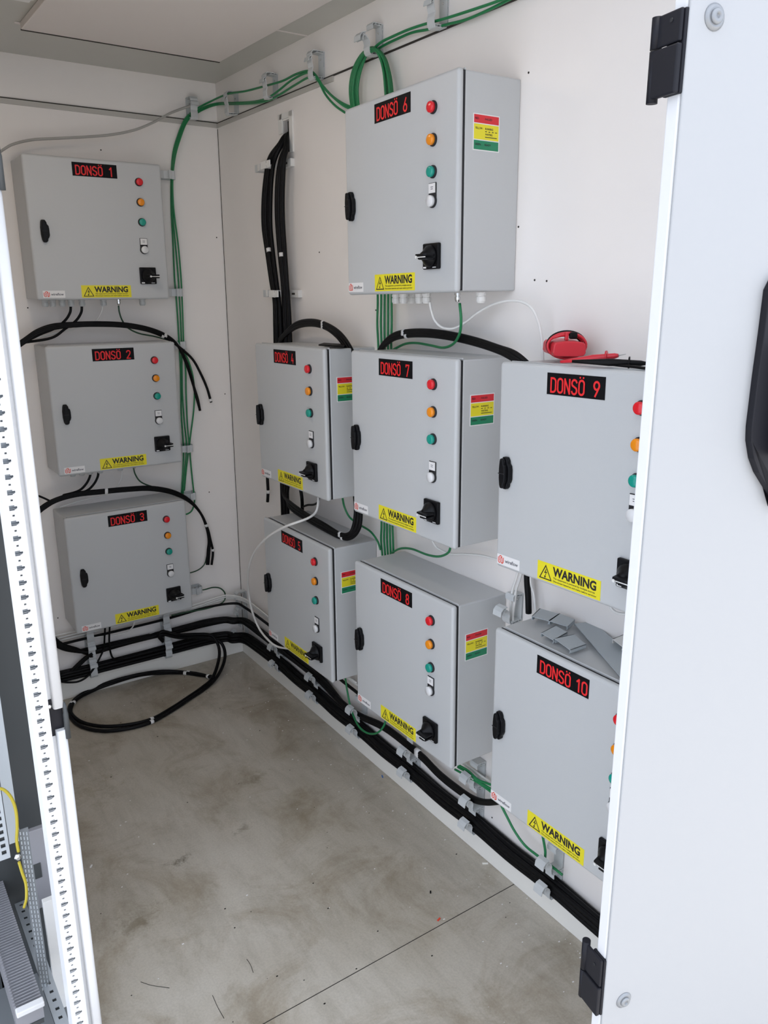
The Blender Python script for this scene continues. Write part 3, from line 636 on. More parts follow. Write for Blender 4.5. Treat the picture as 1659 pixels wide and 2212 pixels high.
for k, (dx, dy) in enumerate(((0, 0), (4, 7), (-2, 12))):
    cable([('R', 985 + dx, 1650 + dy, .05), ('R', 1010 + dx, 1664 + dy, .05), ('R', 1032, 1684 + dy * .5, .045), ('R', 1052, 1692 + dy, .04), ('R', 1085, 1705 + 2 * dy, .035)], G, 'green', 'green_cable', 'green cable held in the clip between DONSÖ 8 and DONSÖ 10', 'green cables in the clip between DONSÖ 8 and DONSÖ 10')
cable([('R', 1083, 1740, .05), ('R', 1096, 1766, .05), ('R', 1112, 1796, .045), ('R', 1133, 1825, .04), ('R', 1158, 1846, .04), ('R', 1185, 1866, .035), ('R', 1215, 1890, .03)], G, 'green', 'green_cable', 'green cable hanging below the left corner of the DONSÖ 10 cabinet')
cable([('R', 1170, 1795, .06), ('R', 1175, 1820, .055), ('R', 1178, 1840, .05), ('R', 1177, 1856, .045)], G, 'green', 'green_cable', 'short green cable dropping into the clip below DONSÖ 10')
# white and grey cables
cable([('L', -30, 350, .2), ('L', 6, 324, .12), ('L', 30, 311, .10), ('L', 70, 302, .08), ('L', 120, 299, .07), ('L', 180, 296, .07), ('L', 240, 291, .07), ('L', 290, 281, .07), ('L', 330, 265, .07), ('L', 365, 246, .06), ('L', 395, 234, .05), ('L', 420, 226, .04)], .0048, 'greycab', 'grey_cable', 'pale grey cable sweeping across the top of the back wall')
cable([('R', 928, 652, .115), ('R', 932, 672, .11), ('R', 940, 693, .10), ('R', 955, 707, .09), ('R', 978, 710, .08), ('R', 1003, 698, .07), ('R', 1030, 677, .06), ('R', 1062, 659, .05), ('R', 1098, 650, .05), ('R', 1130, 653, .05), ('R', 1152, 670, .05), ('R', 1165, 702, .04), ('R', 1171, 740, .035), ('R', 1173, 785, .03)], WH, 'white', 'white_cable', 'white cable arching from DONSÖ 6 down to the DONSÖ 9 cabinet')
cable([('R', 687, 1068, .10), ('R', 687, 1088, .11), ('R', 682, 1106, .12), ('R', 668, 1118, .15), ('R', 645, 1127, .19), ('R', 625, 1134, .215), ('R', 605, 1143, .225), ('R', 575, 1163, .23), ('R', 549, 1193, .22), ('R', 537, 1230, .20), ('R', 536, 1270, .16), ('R', 544, 1318, .13), ('R', 560, 1358, .10), ('R', 582, 1385, .09), ('R', 600, 1397, .07), ('R', 622, 1401, .05)], .0046, 'white', 'white_cable', 'long white cable bowing out left of the DONSÖ 5 cabinet')
cable([('R', 932, 1165, .06), ('R', 945, 1184, .05), ('R', 972, 1196, .04), ('R', 1005, 1197, .03), ('R', 1040, 1200, .03), ('R', 1085, 1212, .03)], WH * .9, 'white', 'white_cable', 'thin white cable on the wall between DONSÖ 7 and DONSÖ 9')
for dx in (0, 8):
    cable([('R', 1122 + dx, 1225, .03), ('R', 1115 + dx, 1250, .03), ('R', 1107 + dx, 1275, .03), ('R', 1104 + dx, 1300, .03), ('R', 1103 + dx * .6, 1330, .03), ('R', 1104 + dx * .6, 1370, .03)], WH, 'white', 'white_cable', 'white cable dropping into the open clip beside DONSÖ 10', 'white cables beside the top of DONSÖ 10')
cable([('R', 1146, 1235, .03), ('R', 1147, 1262, .03), ('R', 1153, 1285, .03), ('R', 1157, 1325, .03)], WH * .8, 'white', 'white_cable', 'thin white cable beside the black one behind the DONSÖ 10 top')
cable([('R', 1316, 1300, .05), ('R', 1322, 1316, .05), ('R', 1336, 1325, .05), ('R', 1365, 1327, .05)], WH, 'white', 'white_cable', 'white cable loop under the right end of DONSÖ 9')
cable([('R', 1138, 1230, .03), ('R', 1139, 1262, .03), ('R', 1141, 1290, .03), ('R', 1142, 1325, .03)], .0085, 'cableblack', 'black_cable', 'single thick black cable between DONSÖ 9 and DONSÖ 10')
# white cables through the third clip row, back wall round the corner to the right wall
for k in range(3):
    z = .292 + .013 * k; of = .016 + .008 * k
    pts = [wL(-1.0, of, z - .012)] + [wL(x, of, z - .006 + .004 * math.sin(x * 9 + k)) for x in (-.85, -.6, -.4, -.25)] + [wL(-.12, of + .012, z + .01), wL(-.065 - .01 * k, .05 + .008 * k, z + .012), wR(.12, of + .012, z + .008), wR(.25, of, z)] + [wR(h, of, z - .01) for h in (.5, .8, 1.1)] + ([wR(h, of, z - .01) for h in (1.4, 1.7, 2.0)] if k < 2 else [])
    cable(pts, .0036, 'white', 'white_cable', 'white cable in the third clip row, along the back wall and round the corner', 'white cables of the third clip row')
pts = [wL(-1.0, .03, .268), wL(-.7, .03, .27), wL(-.4, .03, .272), wL(-.2, .035, .285), wL(-.07, .06, .285), wR(.13, .04, .28), wR(.4, .03, .272), wR(.9, .03, .27), wR(1.3, .03, .262)]
cable(pts, .0062, 'cableblack', 'black_cable', 'thin single black cable above the thick bundles, round the corner')
cable([('L', 222, 660, .095), ('L', 219, 675, .09), ('L', 210, 690, .08), ('L', 195, 699, .07), ('L', 165, 709, .06), ('L', 130, 718, .06), ('L', 85, 728, .06), ('L', 50, 736, .06)], WH * .8, 'white', 'white_cable', 'thin white cable curling from below the topmost back-wall cabinet')
cable([('L', 264, 1010, .09), ('L', 263, 1030, .08), ('L', 256, 1047, .07), ('L', 244, 1060, .06), ('L', 220, 1072, .05), ('L', 180, 1080, .05), ('L', 130, 1096, .05)], WH * .8, 'white', 'white_cable', 'thin white cable curling from below the middle back-wall cabinet')
cable([('L', 291, 1338, .09), ('L', 288, 1352, .08), ('L', 276, 1364, .07), ('L', 255, 1371, .06), ('L', 225, 1374, .05), ('L', 190, 1380, .04)], WH * .8, 'white', 'white_cable', 'thin white cable curling from below the lowest back-wall cabinet')
# black vertical cables from the port
gb = 'black cables dropping from the port on the right wall'
for i in range(4):
    d = (i - 1.5); of = .03 + .014 * (i % 2)
    cable([wR(.615, -.05, 2.275), ('R', 618, 292, .005), ('R', 606 + 2 * d, 312, .025), ('R', 590 + 4 * d, 338, of), ('R', 582 + 4.4 * d, 370, of), ('R', 577 + 5.2 * d, 430, of), ('R', 577 + 5.2 * d, 490, of), ('R', 584 + 4.4 * d, 550, of), ('R', 592 + 4 * d, 610, of), ('R', 598 + 3.5 * d, 650, of), ('R', 600 + 4 * d, 700, of), ('R', 602 + 4.5 * d, 760, of)], BK * 1.12, 'cableblack', 'black_cable', 'black cable of the left vertical pair of bundles below the wall port', gb, ties=[('R', 578, 537, of)] if i == 1 else ())
    cable([wR(.625, -.05, 2.285), ('R', 622, 290, .005), ('R', 618 + 1.5 * d, 318, .025), ('R', 610 + 2.6 * d, 345, of), ('R', 606 + 4 * d, 380, of), ('R', 604 + 4.4 * d, 430, of), ('R', 605 + 4.4 * d, 480, of), ('R', 610 + 4 * d, 550, of), ('R', 616 + 3.2 * d, 620, of), ('R', 619 + 4 * d, 680, of), ('R', 622 + 4 * d, 760, of)], BK * 1.12, 'cableblack', 'black_cable', 'black cable of the right vertical bundle below the wall port', gb, ties=[('R', 609, 551, of)] if i == 1 else ())
for i in range(3):
    d = i - 1
    cable([('R', 598, 745 + 5 * d, .04), ('R', 614, 724 + 3 * d, .05), ('R', 640, 703 + 5 * d, .06), ('R', 672, 697 + 5 * d, .07), ('R', 703, 704 + 5 * d, .08), ('R', 730 - d * 2, 722 + 5 * d, .09), ('R', 750 - 4 * d, 748 + 3 * d, .09), ('R', 762 - 4 * d, 775, .08), ('R', 770 - 4 * d, 830, .06), ('R', 766 - 2 * d, 900, .04)], BK * .9, 'cableblack', 'black_cable', 'black cable arching over the DONSÖ 4 cabinet', 'black cables arching over DONSÖ 4', ties=[('R', 699, 703, .08)], tiew=.010)
    cable([('R', 815, 768 + 4 * d, .03), ('R', 830, 744 + 4 * d, .045), ('R', 852, 727 + 5 * d, .06), ('R', 885, 720 + 5 * d, .07), ('R', 930, 720 + 5 * d, .08), ('R', 980, 727 + 5 * d, .08), ('R', 1030, 739 + 5 * d, .08), ('R', 1075, 754 + 5 * d, .08), ('R', 1110 - 5 * d, 769 + 5 * d, .08), ('R', 1145 - 6 * d, 795, .07)], BK * .95, 'cableblack', 'black_cable', 'black cable arching from DONSÖ 7 over to DONSÖ 9', 'black cables arching from DONSÖ 7 to DONSÖ 9', ties=[('R', 874, 722, .07)], tiew=.012)
cable([('R', 577, 1015, .03), ('R', 578, 1040, .03), ('R', 579, 1062, .03), ('R', 578, 1084, .03)], BK, 'cableblack', 'black_cable', 'single black cable end with a white tape below the left corner of DONSÖ 4', ties=[('R', 578, 1060, .03)])
for i in range(3):
    d = i - 1
    cable([('R', 618 + 6 * d, 1040, .05), ('R', 617 + 4 * d, 1070, .07), ('R', 628, 1092 + 6 * d, .09), ('R', 660, 1115 + 6 * d, .10), ('R', 700, 1138 + 6 * d, .11), ('R', 735, 1157 + 4 * d, .11), ('R', 757 + 2 * d, 1157 + 5 * d, .10), ('R', 770 + 6 * d, 1138 + 3 * d, .09), ('R', 774 + 6 * d, 1105, .08), ('R', 772 + 6 * d, 1070, .07)], BK * .95, 'cableblack', 'black_cable', 'black cable slung between DONSÖ 4 and DONSÖ 5 and up behind DONSÖ 7', 'black cables slung over DONSÖ 5', ties=[('R', 737, 1158, .11)], tiew=.010)
    cable([('R', 614 + 6 * d, 1040, .03), ('R', 615 + 6 * d, 1075, .03), ('R', 617 + 6 * d, 1130, .03)], BK, 'cableblack', 'black_cable', 'black vertical cable between DONSÖ 4 and DONSÖ 5 near the corner', 'black vertical cables between DONSÖ 4 and DONSÖ 5')
cable([('R', 648, 1050, .05), ('R', 652, 1075, .05), ('R', 653, 1100, .04), ('R', 653, 1135, .04)], BK, 'cableblack', 'black_cable', 'black cable dropping from the middle of the DONSÖ 4 underside')
cable([('R', 654, 1095, .04), ('R', 664, 1091, .05), ('R', 678, 1090, .07), ('R', 687, 1084, .09), ('R', 690, 1072, .10)], BK * .6, 'cableblack', 'black_cable', 'thin black cable curling under the right of the DONSÖ 4 cabinet')
# back wall arches
for i in range(3):
    d = i - 1
    tail = [[('L', 404, 790, .05), ('L', 417, 830, .045), ('L', 427, 862, .04), ('L', 432, 887, .035)], [('L', 402, 780, .06), ('L', 414, 815, .05), ('L', 422, 850, .045), ('L', 431, 882, .04)], [('L', 415, 775, .05), ('L', 433, 806, .045), ('L', 447, 838, .04), ('L', 456, 869, .035)]][i]
    cable([('L', 30, 752 + 4 * d, .10), ('L', 52, 737 + 4 * d, .10), ('L', 80, 718 + 4 * d, .10), ('L', 115, 706 + 4 * d, .10), ('L', 165, 701 + 3 * d, .10), ('L', 220, 700 + 3 * d, .10), ('L', 275, 703 + 3 * d, .10), ('L', 325, 713 + 3 * d, .10), ('L', 362, 729 + 3 * d, .09), ('L', 385, 748, .08)] + tail, BK * .85, 'cableblack', 'black_cable', 'black cable arching over the middle back-wall cabinet, its end hanging at the right', 'black cables arching over DONSÖ 2', ties=[('L', 354, 723, .09)] + ([('L', 454, 862, .035)] if i == 2 else []), tiew=.012)
    tail = [[('L', 449, 1190, .04), ('L', 447, 1220, .04)], [('L', 452, 1190, .05), ('L', 450, 1220, .05)], [('L', 460, 1192, .04), ('L', 457, 1220, .04)]][i]
    cable([('L', 75, 1112 + 4 * d, .10), ('L', 95, 1095 + 4 * d, .10), ('L', 122, 1080 + 3 * d, .10), ('L', 165, 1068 + 3 * d, .10), ('L', 220, 1062 + 3 * d, .10), ('L', 275, 1057 + 3 * d, .10), ('L', 325, 1055 + 3 * d, .10), ('L', 372, 1063 + 3 * d, .09), ('L', 408, 1081 + 2 * d, .08), ('L', 433, 1108, .07), ('L', 447 + d, 1140, .06), ('L', 453 + 2 * d, 1168, .05)] + tail, BK * .85, 'cableblack', 'black_cable', 'black cable arching over the lowest back-wall cabinet, its end hanging at the right', 'black cables arching over DONSÖ 3', ties=[('L', 226, 1062, .10), ('L', 447, 1136, .06)] + ([('L', 459, 1187, .04)] if i == 2 else []), tiew=.012)
for nm, gx, y0, y1, ex in (('left', 153, 660, 716, 60), ('right', 177, 660, 722, 62)):
    cable([('L', gx, y0, .095), ('L', gx - 2, y0 + 16, .095), ('L', gx - 14, y0 + 34, .09), ('L', gx - 36, y0 + 50, .085), ('L', gx - 66, y0 + 62 + (8 if nm == 'right' else 0), .08), ('L', 52, 740, .08)], BK * .75, 'cableblack', 'black_cable', 'black cable curving down from the %s of the two wired glands of DONSÖ 1' % nm)
for nm, gx in (('left', 196), ('right', 213)):
    cable([('L', gx, 1012, .095), ('L', gx - 2, 1030, .09), ('L', gx - 12, 1048, .085), ('L', gx - 28, 1061, .09), ('L', gx - 60, 1070, .095)], BK * .75, 'cableblack', 'black_cable', 'black cable curving down from the underside of DONSÖ 2, %s one' % nm)
cable([('L', 75, 1068, .06), ('L', 95, 1076, .06), ('L', 118, 1087, .08)], BK * .6, 'cableblack', 'black_cable', 'short thin black cable left of the DONSÖ 3 top corner')
for nm, gx in (('left', 227), ('right', 237)):
    cable([('L', gx, 1355, .09), ('L', gx - 1, 1375, .07), ('L', gx - (3 if nm == 'left' else 0), 1400, .05), ('L', gx - 12 if nm == 'left' else gx + 8, 1422, .05), ('L', gx - 28 if nm == 'left' else gx + 30, 1424 if nm == 'right' else 1450, .045)], BK * .6, 'cableblack', 'black_cable', 'black cable dropping from below DONSÖ 3 into the bundles, %s one' % nm)
# thick bundles in the clip trays: lower (7) and upper (6) round the corner
for i in range(9):
    a = i % 3; b = i // 3; of = .012 + .012 * a; z = .103 + .0145 * b + .003 * (a % 2)
    j = random.uniform(-.003, .003)
    pts = [wL(x, of, z + j * math.sin(x * 7 + i) - (.02 if x < -.95 else 0)) for x in (-1.1, -.95, -.735, -.55, -.395, -.22)] + [wL(-.11 - .004 * a, of + .018, z), wL(-.075 - .01 * a, .060 + .01 * a, z - .004), wR(.11 + .004 * a, of + .018, z)] + [wR(h, of, z + j * math.sin(h * 9 + i) - (.006 if int(h * 6) % 2 else 0)) for h in (.22, .455, .62, .795, .95, 1.113, 1.28, 1.45, 1.62, 1.782, 1.95, 2.115, 2.3, 2.5, 2.64)]
    cable(pts, .0078, 'cableblack', 'black_cable', 'black cable of the thick lowest bundle round the foot of both walls', 'black cables of the lowest bundle', per=5)
for i in range(6):
    a = i % 3; b = i // 3; of = .012 + .013 * a; z = .190 + .018 * b + .004 * (a % 2)
    if i == 2: z += .014
    pts = [('L', 95, 1350 + 4 * i, .06), ('L', 128, 1388 + 2 * i, .05), ('L', 165, 1402 + i, .04)] + [wL(x, of, z + .003 * math.sin(x * 11 + i)) for x in (-.735, -.62, -.50, -.395, -.30, -.20)] + [wL(-.11 - .004 * a, of + .016, z), wL(-.07 - .012 * a, .055 + .01 * a, z - .004), wR(.11, of + .016, z)] + [wR(h, of, z - .008 + .003 * math.sin(h * 8 + i)) for h in (.25, .455, .62, .795)]
    if i < 3: pts += [('R', 735, 1512 + 3 * i, .035), ('R', 775, 1542 + 3 * i, .03), ('R', 830, 1567 + 4 * i, .03), ('R', 882, 1606 + 4 * i, .03), ('R', 915, 1634 + 4 * i, .035), ('R', 948, 1668 + 4 * i, .035), ('R', 985, 1698 + 4 * i, .035), ('R', 1020, 1722 + 3 * i, .035), ('R', 1050, 1731 + 2 * i, .04), ('R', 1085, 1728 + 2 * i, .05)]
    else: pts += [wR(1.0, .03, .175), wR(1.1, .02, .13), wR(1.3, .03, .125)]
    cable(pts, .0076, 'cableblack', 'black_cable', 'black cable of the second bundle above the lowest one', 'black cables of the second bundle', per=5, ties=[('R', 903, 1622, .03)] if i < 3 else ([('L', 329, 1384, .03)] if i == 3 else ()), tiew=.022)
for i in range(2):
    cable([wL(-.735, .05, .20 - .01 * i), ('L', 185 + 5 * i, 1420, .04), ('L', 165 + 5 * i, 1438, .035), ('L', 145, 1458 + 4 * i, .03), ('L', 120, 1470 + 4 * i, .03)], .007, 'cableblack', 'black_cable', 'black cable slanting down left from the second to the lowest bundle', 'slanting black cables at the left end')
cable([('L', 205, 1440, .05), ('L', 190, 1460, .05), ('L', 170, 1472, .05), ('L', 145, 1474, .05), ('L', 120, 1470, .05)], .0045, 'cableblack', 'black_cable', 'thin black cable drooping below the lowest bundle at the left')
# floor loop
def loop_pts(d):
    z = .009
    return [('L', 352, 1384 + 2 * d, .055), ('L', 344, 1374 + 2 * d, .065), ('L', 352, 1367 + 3 * d, .07), ('L', 385, 1374 + 3 * d, .07), ('L', 425, 1373 + 3 * d, .07), ('L', 455, 1375 + 3 * d, .08), ('L', 473 + 4 * d, 1388, .10), ('L', 480 + 6 * d, 1410, .13), ('L', 476 + 6 * d, 1436, .17), ('F', 462 + 4 * d, 1466, .02), ('F', 440 + 2 * d, 1486 + 2 * d, z), ('F', 408, 1508 + 3 * d, z), ('F', 370, 1533 + 3 * d, z), ('F', 328, 1556 + 3 * d, z), ('F', 280, 1569 + 4 * d, z), ('F', 225, 1574 + 5 * d, z), ('F', 180, 1566 + 5 * d, z), ('F', 155 - d, 1548 + 4 * d, z), ('F', 152 - 2 * d, 1527, z), ('F', 168, 1507 - 2 * d, z), ('F', 200, 1490 - 2 * d, z + .004), ('L', 245, 1473 - 2 * d, .026), ('L', 300, 1458 - 1 * d, .030 + .01 * d), ('L', 350, 1452 - 2 * d, .032 + .006 * d), ('F', 400, 1453 - d, .010), ('F', 435, 1458 - d, .010), ('F', 463, 1464 + 2 * d, .022)]
for k, d in enumerate((-1, 1)):
    cable(loop_pts(d), .0075, 'cableblack', 'black_cable', 'black cable of the big loop lying on the floor below DONSÖ 3', 'black cables of the floor loop', ties=[('F', 330, 1556, .01), ('F', 160, 1518, .01), ('F', 402, 1455, .01), ('F', 446, 1462, .015)], tiew=.014)

# ================================================================ THINGS ON THE CABINETS
# multimeter end-on with leads
zt = 1.5735
p0_ = at('F', 1229, 780, zt)
ux = Vector((.8229, -.5683, 0)).normalized(); uy = Vector((-ux.y, ux.x, 0)); wid = .077
mt = Matrix(((ux.x, uy.x, 0, p0_.x), (ux.y, uy.y, 0, p0_.y), (0, 0, 1, zt), (0, 0, 0, 1)))
r = thing('multimeter', 'red pocket multimeter lying on the DONSÖ 9 cabinet, leads wound round it', 'multimeter', mt)
hw = wid / 2
mb = MB(); hw = .0375; out = [(-hw, .018), (-hw + .004, .011), (-hw + .015, .0095), (hw - .015, .0095), (hw - .004, .011), (hw, .018), (hw - .0015, .036), (hw - .006, .0405), (.012, .0435), (-.012, .0435), (-hw + .006, .0405), (-hw + .0015, .036)]
mb.prism(out, lambda u, v, t: (u, t, v), -.0, .12); mb.build('housing', 'dmmred', r, .003, 3)
def ell(rx, rz, cz, y, n=40, a0=0, a1=360): return [Vector((rx * math.cos(math.radians(a0 + (a1 - a0) * i / n)), y, cz + rz * math.sin(math.radians(a0 + (a1 - a0) * i / n)))) for i in range(n + 1)]
mb = MB()
for y, k in ((.03, 0), (.045, .003)): mb.tube(ell(.0440 - k, .0285 - k, .032, y), .0030, 8, False)
mb.build('red_lead', 'dmmred', r)
mb = MB(); mb.tube(ell(.0440, .0300, .0335, .037), .0028, 8, False); mb.tube(ell(.0400, .0260, .0300, .056), .003, 8, False); mb.build('black_lead', 'cableblack', r)
MB().tube([(-hw + .004, .03, .050), (-hw + .022, .03, .056), (-.004, .03, .0575)], [.003, .0048, .0052], 10).build('red_plug', 'dmmred', r)
MB().box(-.006, .002, .024, .036, .044, .0625).build('red_plug', 'dmmred', r, .002)
MB().box(.004, .022, .024, .036, .047, .0625).build('black_plug', 'cableblack', r, .003)
def probe(p0, p1, p2, m_, name, label):
    d = (p1 - p0).normalized(); o = thing(name, label, 'test probe', T(*p0)); q0, q1, q2 = Vector(), p1 - p0, p2 - p0
    MB().tube([q0 - d * .05, q0, q0 + (q1 - q0) * .25, q0 + (q1 - q0) * .9, q1], [.003, .006, .0075, .0055, .0035], 10).build('grip', m_, o)
    c = q0 + (q1 - q0) * .66; MB().tube([c - d * .0015, c + d * .0015], .0125, 14).build('guard', m_, o)
    MB().tube([q1, q1 + (q2 - q1) * .2, q2], [.002, .0012, .0006], 8).build('tip', 'zinc', o)
    return o
probe(at('F', 1262, 776, 1.590), at('F', 1336, 768, 1.600), at('F', 1352, 765, 1.603), 'dmmred', 'test_probe', 'red test probe lying on the DONSÖ 9 cabinet')
probe(at('F', 1290, 782, 1.588), at('F', 1395, 785, 1.588), at('F', 1420, 786, 1.588), 'cableblack', 'test_probe', 'black test probe lying on the DONSÖ 9 cabinet')
cable([('F', 1318, 787, 1.583), ('F', 1345, 790, 1.583), ('F', 1375, 793, 1.583), ('F', 1405, 797, 1.583)], .003, 'cableblack', 'test_lead', 'thin black lead in front of the black test probe')
for k, (px, py) in enumerate(((1308, 787), (1316, 785), (1322, 787), (1329, 785))):
    p = at('F', px, py, 1.5805); dd = Vector((math.cos(k * 2.1), math.sin(k * 2.1), 0)) * .006
    tag(MB().tube([p - dd, p + dd * .6, p + dd * .61, p + dd], [.0012, .0012, .003, .003], 8).build('screw', 'steel'), 'small bright screw lying beside the test probes', 'screw', 'loose screws on the DONSÖ 9 cabinet')
# duct cover offcuts on cabinet 10
def cover(quad, z, name, label, leg=.008, lift=0, mm='cover'):
    P = [at('F', x, y, z) for x, y in quad]; mb = MB()
    c = sum(P, Vector()) / 4
    mb.add([p for p in P] + [p - Vector((0, 0, .0016)) for p in P], [(0, 1, 2, 3), (7, 6, 5, 4), (0, 4, 5, 1), (1, 5, 6, 2), (2, 6, 7, 3), (3, 7, 4, 0)])
    for a, b in ((1, 2), (3, 0)):
        i_ = (c - (P[a] + P[b]) / 2).normalized() * .0018; dn = Vector((0, 0, leg))
        q = [P[a], P[b], P[b] + i_, P[a] + i_]
        mb.add(q + [k_ - dn for k_ in q], [(0, 1, 2, 3), (7, 6, 5, 4), (0, 4, 5, 1), (1, 5, 6, 2), (2, 6, 7, 3), (3, 7, 4, 0)])
        l2 = i_ * 2.2; q = [P[a] - dn, P[b] - dn, P[b] - dn + l2, P[a] - dn + l2]; d2 = Vector((0, 0, .0016))
        mb.add(q + [k_ + d2 for k_ in q], [(0, 1, 2, 3), (7, 6, 5, 4), (0, 4, 5, 1), (1, 5, 6, 2), (2, 6, 7, 3), (3, 7, 4, 0)])
    o = mb.build(name, mm); return tag(o, label, 'duct cover', 'grey duct cover pieces on DONSÖ 10')
ZT = .418 + BH
cover([(1240.5, 1346.5), (1347, 1470), (1395, 1440), (1281, 1343)], ZT + .006, 'duct_cover_offcut', 'longest grey duct cover piece, slanting across the DONSÖ 10 top', .006)
cover([(1148.5, 1331), (1186.0, 1341), (1208, 1326), (1166, 1314)], ZT + .014, 'duct_cover_offcut', 'grey duct cover piece furthest left on the DONSÖ 10 top', .010)
cover([(1186.5, 1341), (1226, 1353), (1242, 1338), (1209, 1325)], ZT + .014, 'duct_cover_offcut', 'grey duct cover piece second from left at the back of the DONSÖ 10 top', .010)
cover([(1168.7, 1367), (1196, 1383), (1226, 1366), (1200, 1351)], ZT + .011, 'duct_cover_offcut', 'grey duct cover piece in the middle of the DONSÖ 10 top', .009)
cover([(1198, 1379), (1232, 1404), (1266.6, 1392), (1239, 1370)], ZT + .014, 'duct_cover_offcut', 'grey duct cover piece nearest the front edge of the DONSÖ 10 top', .010)
cover([(1323, 1380), (1345, 1397), (1375, 1385), (1348, 1370)], ZT + .020, 'duct_cover_offcut', 'pale piece at the right end of the DONSÖ 10 top, half behind the door', .010, mm='clip2')
# bits on cabinets 4 and 2
P = [at('F', x, y, 1.556) for x, y in ((688, 744), (742, 748), (748, 743), (700, 740))]
mb = MB(); mb.add([p for p in P] + [p - Vector((0, 0, .004)) for p in P], [(0, 1, 2, 3), (7, 6, 5, 4), (0, 4, 5, 1), (1, 5, 6, 2), (2, 6, 7, 3), (3, 7, 4, 0)])
tag(mb.build('plastic_offcut', 'cableblack'), 'flat black plastic strip lying on the DONSÖ 4 cabinet', 'offcut')
p = at('F', 208, 734, 1.529)
tag(MB().tube([p, p + Vector((.012, 0, 0)), p + Vector((.0125, 0, 0)), p + Vector((.034, 0, 0))], [.0045, .0045, .002, .0008], 8).build('wall_screw', 'zinc'), 'grey screw lying on the DONSÖ 2 cabinet', 'screw')

# ================================================================ CEILING LIGHT (only a corner shows)
r = thing('ceiling_light', 'white lamp corner on the ceiling at the top left', 'ceiling light', T(-.90, -.95, ZC))
MB().box(-.06, .035, -.30, .215, -.036, 0).build('housing', 'clip2', r, .006)
MB().box(-.045, .02, -.28, .20, -.046, -.036).build('diffuser', 'paper', r, .004)

la = bpy.data.lights.new('back_wall_fill', 'AREA'); lo_ = bpy.data.objects.new('back_wall_fill', la); C.objects.link(lo_)  # added fill light that lifts the dim back walls, hung under the fixture
la.shape = 'RECTANGLE'; la.size = .06; la.size_y = .46; la.energy = FILL; la.color = (1, .84, .66)
lo_.parent = r; lo_.location = (-.0125, -.04, -.050)
# ================================================================ DOOR AT THE RIGHT
E0 = at(0, 0, 0) if False else Vector((CX, CY, CZ)) + ray(1441, 600) * 1.02
phi = math.radians(12)
lean = math.radians(.42)
MD = T(E0.x, E0.y, 0) @ Matrix.Rotation(-phi, 4, 'Z')           # local x: along the door, local y: thickness (into room)
MD = MD @ T(0, 0, E0.z) @ Matrix.Rotation(-lean, 4, 'Y') @ T(0, 0, -E0.z)
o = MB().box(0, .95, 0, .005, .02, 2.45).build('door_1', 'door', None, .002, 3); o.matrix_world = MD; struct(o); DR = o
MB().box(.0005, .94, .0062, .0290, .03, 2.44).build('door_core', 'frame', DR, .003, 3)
MB().box(.0025, .02, .0048, .0064, .03, 2.44).build('edge_gap', 'rack', DR)
def door_local(px, py):
    inv = MD.inverted(); c = inv @ Vector((CX, CY, CZ)); v = inv.to_3x3() @ ray(px, py); t = (0 - c.y) / v.y; return c + v * t
for px, py in ((1543, 37), (1347, 2160)):
    q = door_local(px, py); mt = T(q.x, 0, q.z) @ Matrix.Rotation(math.radians(90), 4, 'X')
    b_ = MB().lathe([(.0150, 0), (.0150, .001), (.0120, .0030), (.0112, .0035)], mt, 24).build('washer', 'bolt', DR)
    MB().lathe([(.0088, .003), (.0086, .0058), (.0070, .0070), (.0030, .0074), (.0028, .0050), (0, .0050)], mt, 20).build('bolt_head', 'bolt', b_)
hp = [door_local(*q) for q in ((1659, 604), (1648, 626), (1636.5, 717), (1623.5, 811), (1610, 921), (1609, 951), (1615, 989), (1626, 1019), (1641, 1044), (1659, 1072))]
hp = [(p.x, p.z) for p in hp]; xr = hp[0][0] + .055
hp += [(hp[-1][0] + .02, hp[-1][1] - .012), (xr, hp[-1][1] - .014), (xr, hp[0][1] + .006), (hp[0][0] + .008, hp[0][1] + .006)]
hb = MB(); hb.prism(hp, lambda u, v, t: (u, -t, v), 0, .012); hpl = hb.build('door_handle', 'hingeblack', DR, .0012); hpl['label'] = 'black door handle plate'
zc_ = (hp[0][1] + hp[9][1]) / 2; MB().box(xr - .026, xr - .006, -.045, -.012, zc_ - .09, zc_ + .07).build('grip', 'hingeblack', hpl, .006)
def edge_local(px, py):   # on the edge face x=0
    inv = MD.inverted(); c = inv @ Vector((CX, CY, CZ)); v = inv.to_3x3() @ ray(px, py); t = (0 - c.x) / v.x; return c + v * t
def hinge(ztop, zsplit, zbot, low):
    h = MB(); 
    h.box(-.004, .002, .002, .032, zbot, ztop)
    a = h.build('hinge', 'hingeblack', DR, .0015)
    a['label'] = 'black door hinge'
    # leaf reaching past the edge and the knuckle
    MB().box(-.009, -.004, .004, .046, zsplit + .001, ztop).build('upper_leaf', 'hingeblack', a, .002)
    MB().box(-.012, -.004, .003, .048, zbot, zsplit - .001).build('lower_leaf', 'hingeblack', a, .002)
    MB().lathe([(.0070, zbot - (.0 if low else .004)), (.0070, zsplit - .001)], T(-.006, .048, 0), 18).build('knuckle', 'hingeblack', a)
    MB().lathe([(.0070, zsplit + .001), (.0070, ztop + (.004 if low else 0))], T(-.006, .048, 0), 18).build('knuckle', 'hingeblack', a)
    MB().lathe([(.0026, 0), (.0026, .0012)], T(-.0089, .020, (ztop + zsplit) / 2 + .008) @ Matrix.Rotation(math.radians(-90), 4, 'Y'), 12).build('screw', 'gasket', a)
zt_, zs_, zb_ = edge_local(1480, 18).z, edge_local(1474, 93).z, edge_local(1470, 202).z
hinge(zt_, zs_, zb_, False)
zt_, zs_, zb_ = edge_local(1312, 2078).z, edge_local(1307, 2135).z, edge_local(1302, 2195).z
hinge(zt_, zs_, zb_, True)

